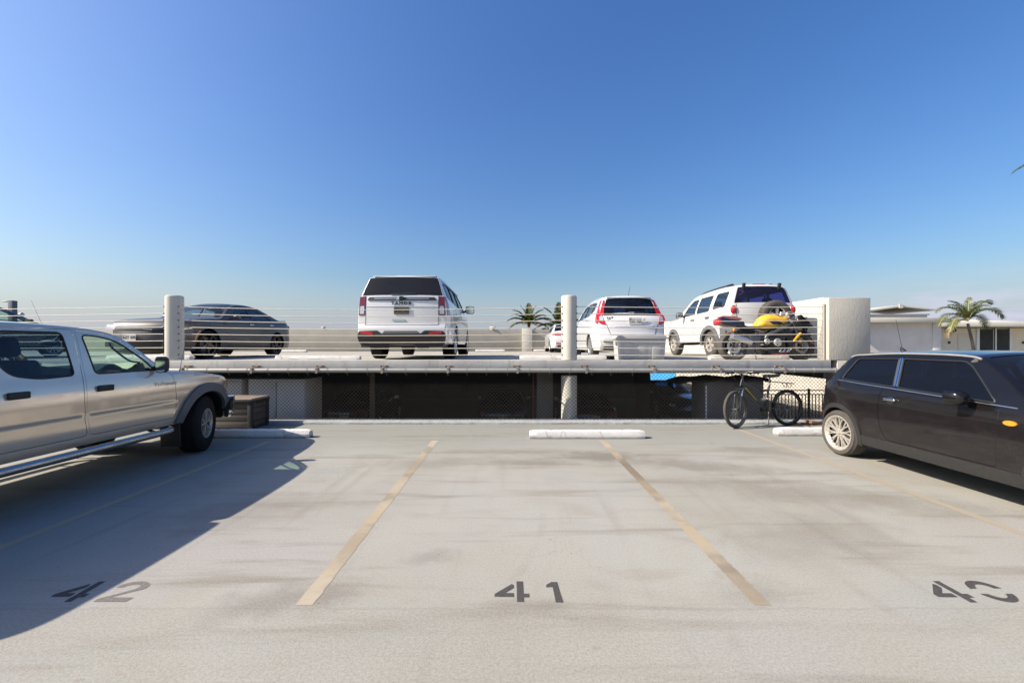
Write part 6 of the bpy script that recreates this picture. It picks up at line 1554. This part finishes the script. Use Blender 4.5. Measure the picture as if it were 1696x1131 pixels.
for s in (-1, 1):
    mb = MB(); mb.bb(s * .50 - .03, s * .50 + .03, -.07, .07, .36, .44); mb.build('handle', M['tub'], t, bevel=.01)

t = thing('deck_box', 'brown resin storage box with a faded lid in front of the pickup', 'storage box', (-5.02, 7.70, 0), R(-1))
mb = MB(); bw, bd, bh = .46, .25, .50
for i in range(4):
    z0 = .02 + i * .118
    mb.bb(-bw, bw, -bd, -bd + .02, z0, z0 + .112); mb.bb(-bw, bw, bd - .02, bd, z0, z0 + .112)
    mb.bb(-bw, -bw + .02, -bd + .021, bd - .021, z0, z0 + .112); mb.bb(bw - .02, bw, -bd + .021, bd - .021, z0, z0 + .112)
mb.build('board_panel', M['resin'], t, bevel=.006)
for sx in (-1, 1):
    for sy in (-1, 1):
        b = MB(); b.box((sx * (bw - .018), sy * (bd - .018), .25), (.075, .075, .50)); b.build('corner_post', M['dark_plastic'], t, bevel=.01)
mb = MB(); mb.bb(-bw + .02, bw - .02, -bd + .02, bd - .02, .012, .49); mb.build('liner', M['black'], t, smooth=False)
mb = MB(); mb.bb(-bw - .03, bw + .03, -bd - .03, bd + .03, .502, .545); ld_ = mb.build('lid', M['resin_lid'], t, bevel=.012, seg=3)
mb = MB(); mb.bb(-bw - .02, bw + .02, -bd - .034, -bd - .024, .470, .505); mb.bb(bw + .024, bw + .034, -bd - .02, bd + .02, .470, .505); mb.build('lid_rim', M['dark_plastic'], ld_, bevel=.003)
mb = MB(); mb.box((bw + .008, 0, .455), (.02, .22, .03)); mb.build('handle', M['black'], t, bevel=.008)

def locker(label, x0, x1, y0, y1, z1, m, group, doors=2):
    t = thing('storage_locker', label, 'locker', ((x0 + x1) / 2, (y0 + y1) / 2, LOW), 0, group)
    w, d, h = (x1 - x0) / 2, (y1 - y0) / 2, z1 - LOW
    b = MB(); b.bb(-w, w, -d, d, 0, h); b.build('cabinet', m, t, bevel=.008)
    for k in range(doors):
        a = -w + 2 * w * k / doors + .015; e = -w + 2 * w * (k + 1) / doors - .015
        q = MB(); q.bb(a, e, -d - .022, -d - .002, .06, h - .05); o = q.build('door', m, t, bevel=.005)
        q = MB(); q.box((e - .05, -d - .035, h * .5), (.02, .025, .14)); q.build('handle', M['iron'], o, bevel=.004)
    return t
GK = 'storage lockers just behind the fence'
locker('wide pale grey locker with lit right side behind the fence', -5.44, -4.25, 8.78, 9.55, .78, M['locker'], GK)
locker('narrow grey locker at the far left behind the fence, nearest the pickup bumper', -6.55, -5.56, 8.80, 9.5, .78, M['locker'], GK)
t = locker('brown grey locker with a dark cover behind the bicycle', 4.04, 5.28, 8.80, 9.42, .775, M['locker_dark'], GK)
mb = MB(); mb.bb(-.015, .015, -.337, -.333, 1.35, 2.25); o = mb.build('edge_strip', M['white_sticker'], t, smooth=False); o.location = (-.59, 0, 0)
cv = MB(); vs = []; fs = []; r2 = random.Random(4)
for i in range(25):
    for j in range(7):
        x = 3.45 + 1.95 * i / 24; y = 8.74 + .75 * j / 6
        vs.append((x, y, .815 + .02 * math.sin(i * .7) + r2.uniform(-.008, .008) - (.05 if j in (0, 6) else 0) - (.09 * max(0, (5 - i) / 5)) ))
for i in range(24):
    for j in range(6): fs.append((i * 7 + j, (i + 1) * 7 + j, (i + 1) * 7 + j + 1, i * 7 + j + 1))
vs2 = [(x, y, z - .03) for x, y, z in vs]; o_ = len(vs)
cv.add(vs + vs2, fs + [tuple(k + o_ for k in f[::-1]) for f in fs] + [(j, j + 1, o_ + j + 1, o_ + j) for j in range(6)] + [(i * 7, o_ + i * 7, o_ + i * 7 + 7, i * 7 + 7) for i in range(24)])
tag(cv.build('dust_cover', M['cover']), 'dark brown cover lying over the brown grey locker', 'cover')
mb = MB(); mb.box((5.72, 7.93, .035), (.32, .16, .05), Matrix.Rotation(R(12), 3, 'Z') @ Matrix.Rotation(R(8), 3, 'Y')); mb.box((5.45, 7.95, .02), (.30, .10, .03), Matrix.Rotation(R(-6), 3, 'Z'))
tag(mb.build('wooden_board', M['board'], bevel=.006), 'short brown scrap boards on the deck under the bicycle rear wheel', 'board')

# ------------------------------------------------------------------ under the deck
for k, (x, y, w, lab) in enumerate(((.74, 9.15, .17, 'grey square pillar in the lower garage left of the round column'), (-7.0, 13.8, .2, 'square pillar deep in the lower garage behind the grey lockers'), (4.3, 13.8, .2, 'square pillar in the lower garage right of the round column'))):
    b = MB(); b.bb(-w, w, -w, w, 0, 2.195 if y > 10 else 2.515); o = b.build('garage_pillar', M['pillar'] if k == 0 else M['dark_conc'], bevel=.012); o.location = (x, y, LOW); tag(o, lab, 'pillar', 'pillars of the lower garage', 'thing')
mb = MB(); mb.cyl((-3.05, 9.35, -.45), (-3.05, 9.35, .918), .055); mb.cyl((-3.05, 9.35, -1.6), (-3.05, 9.35, -.45), .05); tag(mb.build('drain_pipe', M['rust_pipe']), 'brown drain pipe hanging in the lower garage behind the fence', 'pipe')
mb = MB(); mb.cyl((.56, 10.3, -1.6), (.56, 10.3, .918), .022); mb.cyl((.56, 10.3, .2), (.56, 10.3, .26), .034); tag(mb.build('fire_pipe', M['red_pipe']), 'thin red pipe beside the grey square pillar in the lower garage', 'pipe')
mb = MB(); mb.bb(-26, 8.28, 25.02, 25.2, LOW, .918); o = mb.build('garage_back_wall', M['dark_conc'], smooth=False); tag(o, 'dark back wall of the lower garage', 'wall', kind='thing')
mb = MB(); mb.bb(-26, -25.8, 8.7, 25.01, LOW, .918); o = mb.build('light_blocking_wall', M['dark_conc'], smooth=False); tag(o, 'unseen dark wall added far left to keep light out of the lower garage', 'wall', kind='thing')  # unseen wall, added to block light entering from the left
# railing beyond the fence, at the open end of the lower garage
t = thing('metal_railing', 'dark iron railing with close uprights behind the fence at the right', 'railing', (7.35, 10.4, -.75))
mb = MB()
for z in (1.13, 1.03, .08): mb.bb(-1.25, 1.25, -.015, .015, z - .012, z + .012)
mb.build('rail', M['iron'], t, smooth=False)
for i in range(3):
    b = MB(); b.bb(-1.25 + i * 1.25 - .02, -1.25 + i * 1.25 + .02, -.02, .02, -.85, 1.17); b.build('post', M['iron'], t, smooth=False)
for i in range(1, 30):
    x = -1.25 + 2.5 * i / 30
    if abs(x) < .03: continue
    b = MB(); b.bb(x - .008, x + .008, -.008, .008, .092, 1.018); b.build('upright', M['iron'], t, smooth=False)
mb = MB(); mb.bb(16.0, 16.3, 9.0, 58, LOW, .95); o = mb.build('garden_wall', M['white_wall'], smooth=False); tag(o, 'sunlit whitewashed wall glimpsed beneath the upper deck', 'wall', kind='thing')
mb = MB(); mb.box((11.2, 31.0, -.75), (2.1, .05, 1.7), Matrix.Rotation(R(-55), 3, 'Z')); r2 = random.Random(2); mb.v = [(x, y, z + r2.uniform(-.05, .03)) for x, y, z in mb.v]
tag(mb.build('tarpaulin', M['tarp'], smooth=False), 'bright blue tarpaulin glimpsed beneath the deck edge', 'tarpaulin')
# ------------------------------------------------------------------ low building on the right
t = thing('low_building', 'low cream building with flat roof and louvred windows on the right', 'building', (24, 26, -1.62))
zb = -1.62
mb = MB(); mb.bb(-4.4, 1.10, -1.35, 3, 0, 2.82 - zb); mb.bb(1.101, 16, 2.0, 4.0, 0, 2.66 - zb); mb.build('wall', [M['bld']], t, smooth=False)
mb = MB(); mb.bb(1.11, 6.80, 1.955, 1.998, .2, 2.655 - zb); mb.bb(9.12, 15.9, 1.955, 1.998, .2, 2.655 - zb); mb.bb(6.81, 9.11, 1.955, 1.998, .2, 1.0 - zb)
mb.build('wall_panel', [M['bld_tile']], t, smooth=False)
mb = MB(); mb.bb(.62, 1.09, -1.40, -1.352, 0, 2.815 - zb); mb.build('corner_board', M['bld'], t, bevel=.01)
mb = MB(); mb.bb(-4.6, 1.32, -1.75, 3.2, 2.822 - zb, 3.10 - zb); mb.build('roof', M['fascia'], t, bevel=.015)
mb = MB(); mb.bb(1.34, 16.5, .9, 4.4, 2.702 - zb, 2.96 - zb); mb.bb(1.4, 16.4, 1.0, 4.3, 2.961 - zb, 3.02 - zb); mb.build('roof', M['fascia'], t, bevel=.015)
mb = MB(); mb.add([(2.2, 1.1, 3.023 - zb), (9.0, 1.1, 3.023 - zb), (9.0, 4.2, 3.023 - zb), (2.2, 4.2, 3.023 - zb), (4.2, 1.9, 3.22 - zb), (6.2, 1.9, 3.22 - zb), (6.2, 3.2, 3.22 - zb), (4.2, 3.2, 3.22 - zb)], [(0, 1, 5, 4), (1, 2, 6, 5), (2, 3, 7, 6), (3, 0, 4, 7), (4, 5, 6, 7)]); mb.build('roof_crown', M['roofing'], t, smooth=False)
for x0, x1 in ((7.0, 7.92), (8.12, 9.0)):
    b = MB(); b.bb(x0 - .19, x0, 1.90, 1.95, 1.0 - zb, 2.655 - zb); b.bb(x1, x1 + .11, 1.90, 1.95, 1.0 - zb, 2.655 - zb); b.bb(x0, x1, 1.90, 1.95, 1.0 - zb, 1.06 - zb); f = b.build('window_frame', M['white_frame'], t, bevel=.006)
    b = MB()
    for k in range(13): b.box(((x0 + x1) / 2, 1.94, 1.12 - zb + k * .118), (x1 - x0 - .02, .012, .125), Matrix.Rotation(R(-28), 3, 'X'))
    b.build('louvre_pane', M['louver'], f, smooth=False)
mb = MB(); mb.bb(5.6, 6.6, 1.925, 1.953, .3, 2.25 - zb); mb.build('door', [M['bld_tile']], t, bevel=.008)
for xx in (4.95, 9.85): mb = MB(); mb.bb(xx, xx + .14, 1.91, 1.953, 1.62 - zb, 1.78 - zb); mb.build('wall_plaque', [M['iron']], t, bevel=.01)
mb = MB(); mb.cyl((5.05, 1.93, 2.52 - zb), (5.05, 1.86, 2.52 - zb), .09); mb.ball((4.96, 1.78, 2.50 - zb), (.12, .12, .12), 14, 10); mb.ball((5.18, 1.78, 2.50 - zb), (.12, .12, .12), 14, 10); mb.build('flood_lamp', M['iron'], t)
t = thing('distant_roof', 'shallow roof gable rising behind the low building', 'building', (31, 36, -1.62))
def slope(x0, x1, za, zc, th, m, name, y0=-2.4, y1=2):
    b = MB(); b.add([(x0, y0, za - th), (x1, y0, zc - th), (x1, y0, zc), (x0, y0, za), (x0, y1, za - th), (x1, y1, zc - th), (x1, y1, zc), (x0, y1, za)], [(0, 1, 2, 3), (7, 6, 5, 4), (3, 2, 6, 7), (4, 5, 1, 0), (1, 5, 6, 2), (4, 0, 3, 7)]); return b.build(name, m, t, smooth=False)
mb = MB(); mb.bb(-3.1, 2.45, -2.1, 1.9, 0, 5.60); mb.build('wall', M['bld'], t, smooth=False)
slope(-3.6, .22, 5.80, 6.36, .14, M['roofing'], 'roof'); slope(.24, 2.95, 6.30, 6.02, .10, M['fascia'], 'roof')
mb = MB(); mb.bb(-.1, .2, -2.45, -2.405, 6.1, 6.42); mb.build('ridge_board', M['fascia'], t)
slope(-3.2, 2.55, 5.62, 5.66, .10, M['fascia'], 'fascia_board', -2.2, -1.9)
# ------------------------------------------------------------------ palms
def palm(loc, label, H, lean, fronds, flen, seed, leaf, rt=.11, group='palm trees beyond the deck', shaft=None, leaflet=.55, dens=30, trunk_from=0, wide=.030, droop=1.0):
    t = thing('palm_tree', label, 'palm tree', loc, 0, group); rd = random.Random(seed)
    tip = Vector((lean[0], lean[1], H))
    pts = crom([Vector((0, 0, trunk_from)), Vector((lean[0] * .25, lean[1] * .25, H * .4)), Vector((lean[0] * .62, lean[1] * .62, H * .75)), tip], .22)
    b = MB(); n = len(pts); b.tube(pts, [rt * (1.25 - .5 * i / n) * (1 + .06 * (i % 2)) for i in range(n)], 14); b.build('trunk', M['bark'], t, angle=80)
    if shaft:
        b = MB(); b.tube([tip + Vector((0, 0, -.15)), tip + Vector((0, 0, .15)), tip + Vector((0, 0, .55))], [rt * .8, rt * 1.15, rt * .5], 12); b.build('crownshaft', M[shaft], t)
    for az, el, ln, m in fronds:
        az = R(az); el = R(el); ln *= flen
        d = Vector((math.cos(az) * math.cos(el), math.sin(az) * math.cos(el), math.sin(el)))
        # the rib bends over under its own weight
        N = 26; P = [tip + Vector((0, 0, .12))]; q = d.copy()
        for i in range(N):
            P.append(P[-1] + q * (ln / N)); k = i / N
            q = (q + Vector((0, 0, -1)) * (.012 + droop * (.02 + .10 * k)) * (.5 + .6 * math.cos(el))).normalized()
        b = MB(); b.tube(P, [.026 * (1 - .85 * i / N) * ln / 2 + .002 for i in range(N + 1)], 6)
        side0 = Vector((-math.sin(az), math.cos(az), 0))
        for i in range(int(dens * ln)):
            f = .12 + .88 * i / (dens * ln); x = f * N; k = min(N - 1, int(x)); p = P[k].lerp(P[k + 1], x - k); tg = (P[k + 1] - P[k]).normalized()
            up = side0.cross(tg).normalized()
            if up.z < 0: up = -up
            L_ = leaflet * ln * .5 * (math.sin(math.pi * (f * .86 + .12)) ** .7) * rd.uniform(.8, 1.1)
            for s in (-1, 1):
                o = (side0 * s * .80 + tg * (.45 + .5 * f) + up * (.40 - .25 * f) + Vector((rd.uniform(-.12, .12), rd.uniform(-.12, .12), rd.uniform(-.12, .12)))).normalized()
                a1 = p + o * L_ * .5; a2 = p + o * L_ + Vector((0, 0, -L_ * rd.uniform(.22, .42)))
                wv = tg * wide * (.6 + .4 * ln / 2) * rd.uniform(.8, 1.2)
                b.add([p - wv * .4, p + wv * .4, a1 + wv * .55, a1 - wv * .55, a2], [(0, 1, 2, 3), (3, 2, 4)], 1)
        b.build('frond', [M['sheath'], m], t, angle=80)
    return t
F_, G_, D_ = M['frond'], M['frond_gold'], M['dry_frond']
# right: leaning young palm in front of the low building
p0 = px(1626, 640, 18.5); p1 = px(1603, 536, 18.5)
palm((p0.x, 18.5, -1.62), 'slender leaning palm in front of the low building', p1.z + 1.62, (p1.x - p0.x, 0),
 [(178, 40, 1.05, G_), (168, 58, 1.0, G_), (196, 30, 1.0, G_), (160, 74, .8, F_), (8, 64, 1.15, F_), (-6, 50, 1.15, F_), (14, 36, 1.0, F_), (185, 12, .95, D_), (95, 70, .8, F_), (272, 66, .75, G_), (35, 82, .75, F_)],
     1.50, 3, M['frond'], .062, dens=46, leaflet=.52, droop=1.5, wide=.026)
# middle: upright feathery palms behind the far wall
p1 = px(876, 540, 31)
palm((p1.x, 31, -1.62), 'upright palm with an orange crownshaft above the far parapet wall', p1.z + 1.62, (0, 0),
     [(180, 38, 1.1, F_), (0, 36, 1.1, F_), (165, 60, 1.05, G_), (15, 62, 1.0, F_), (195, 16, 1.1, G_), (-12, 14, 1.1, F_), (90, 84, 1.0, G_), (180, 74, .95, F_), (10, 76, .95, G_), (270, 50, .9, G_), (250, 30, .9, G_), (290, 28, .9, F_), (90, 40, 1, F_), (205, 50, 1.0, F_), (-30, 48, 1.0, G_)],
     1.6, 5, M['frond'], .11, shaft='crownshaft', dens=44, leaflet=.62, droop=.7, wide=.045)
p1 = px(926, 545, 33)
palm((p1.x, 33, -1.62), 'palm half hidden by the round column above the far wall', p1.z + 1.62, (0, 0),
     [(180, 22, 1.25, G_), (190, 44, 1.1, F_), (0, 40, 1.1, F_), (170, 66, 1.1, G_), (90, 86, 1.05, G_), (20, 68, 1.0, F_), (200, 10, 1.1, F_), (-10, 15, 1.1, F_), (270, 60, 1.0, G_), (250, 30, 1.0, F_), (290, 25, 1.0, F_)],
     1.9, 8, M['frond'], .12, dens=40, leaflet=.62, droop=.7, wide=.045)
# tall palm beyond the right edge: only the tip of one frond reaches into view
p1 = px(1802, 290, 14)
palm((p1.x + .6, 14, -1.62), 'tall palm standing beyond the right edge, one frond tip in view', p1.z + 1.62, (-.6, 0),
     [(180, 26, 1.0, G_), (150, 45, 1, F_), (40, 30, 1, F_), (0, 40, 1, F_), (80, 60, 1, F_), (120, 70, .9, F_), (-60, 60, .9, F_), (-30, 20, 1, F_), (60, 10, .9, D_), (20, 0, .9, D_)],
     2.0, 9, M['frond'], .14, dens=30, leaflet=.42)
# ------------------------------------------------------------------ lamp post far on the left
p = px(21, 560, 30)
t = thing('street_lamp', 'grey lamp post with a small arm beyond the far left of the deck', 'street lamp', (p.x, 30, -1.62))
zt = 1.47 + 75 * 30 / 700 + 1.62
mb = MB(); mb.bb(-.16, .16, -.16, .16, 0, zt); mb.build('pole', M['gunmetal'], t, bevel=.01)
mb = MB(); mb.tube([(-.15, 0, zt - .10), (-.30, 0, zt - .06)], .03, 8); mb.build('arm', M['gunmetal'], t)
mb = MB(); mb.box((-.42, 0, zt - .06), (.42, .26, .09)); mb.build('lamp_head', M['alloy_dirty'], t, bevel=.03)
mb = MB(); mb.tube([(.15, 0, zt - .95), (.62, 0, zt - 1.0)], .02, 6); mb.tube([(.15, 0, zt - .82), (.7, 0, zt - .86)], .02, 6); mb.ball((.68, -.05, zt - 1.0), (.16, .16, .16), 12, 8); mb.build('floodlight', M['alloy_dirty'], t)
# small vents standing along the far wall
for xx, w, lab in ((816, .32, 'low white vent cap on the far wall right of the large white vehicle'), (536, .22, 'low vent cap on the far wall beside the grey sedan')):
    p = px(xx, 545.5, 25.1); b = MB(); b.cyl((0, 0, 0), (0, 0, .12), w * .45, w * .42, 20); b.cyl((0, 0, .12), (0, 0, .17), w * .62, w * .5, 20); o = b.build('vent_cap', M['column']); o.location = (p.x, 25.1, 2.44); tag(o, lab, 'vent', 'vent caps on the far wall')
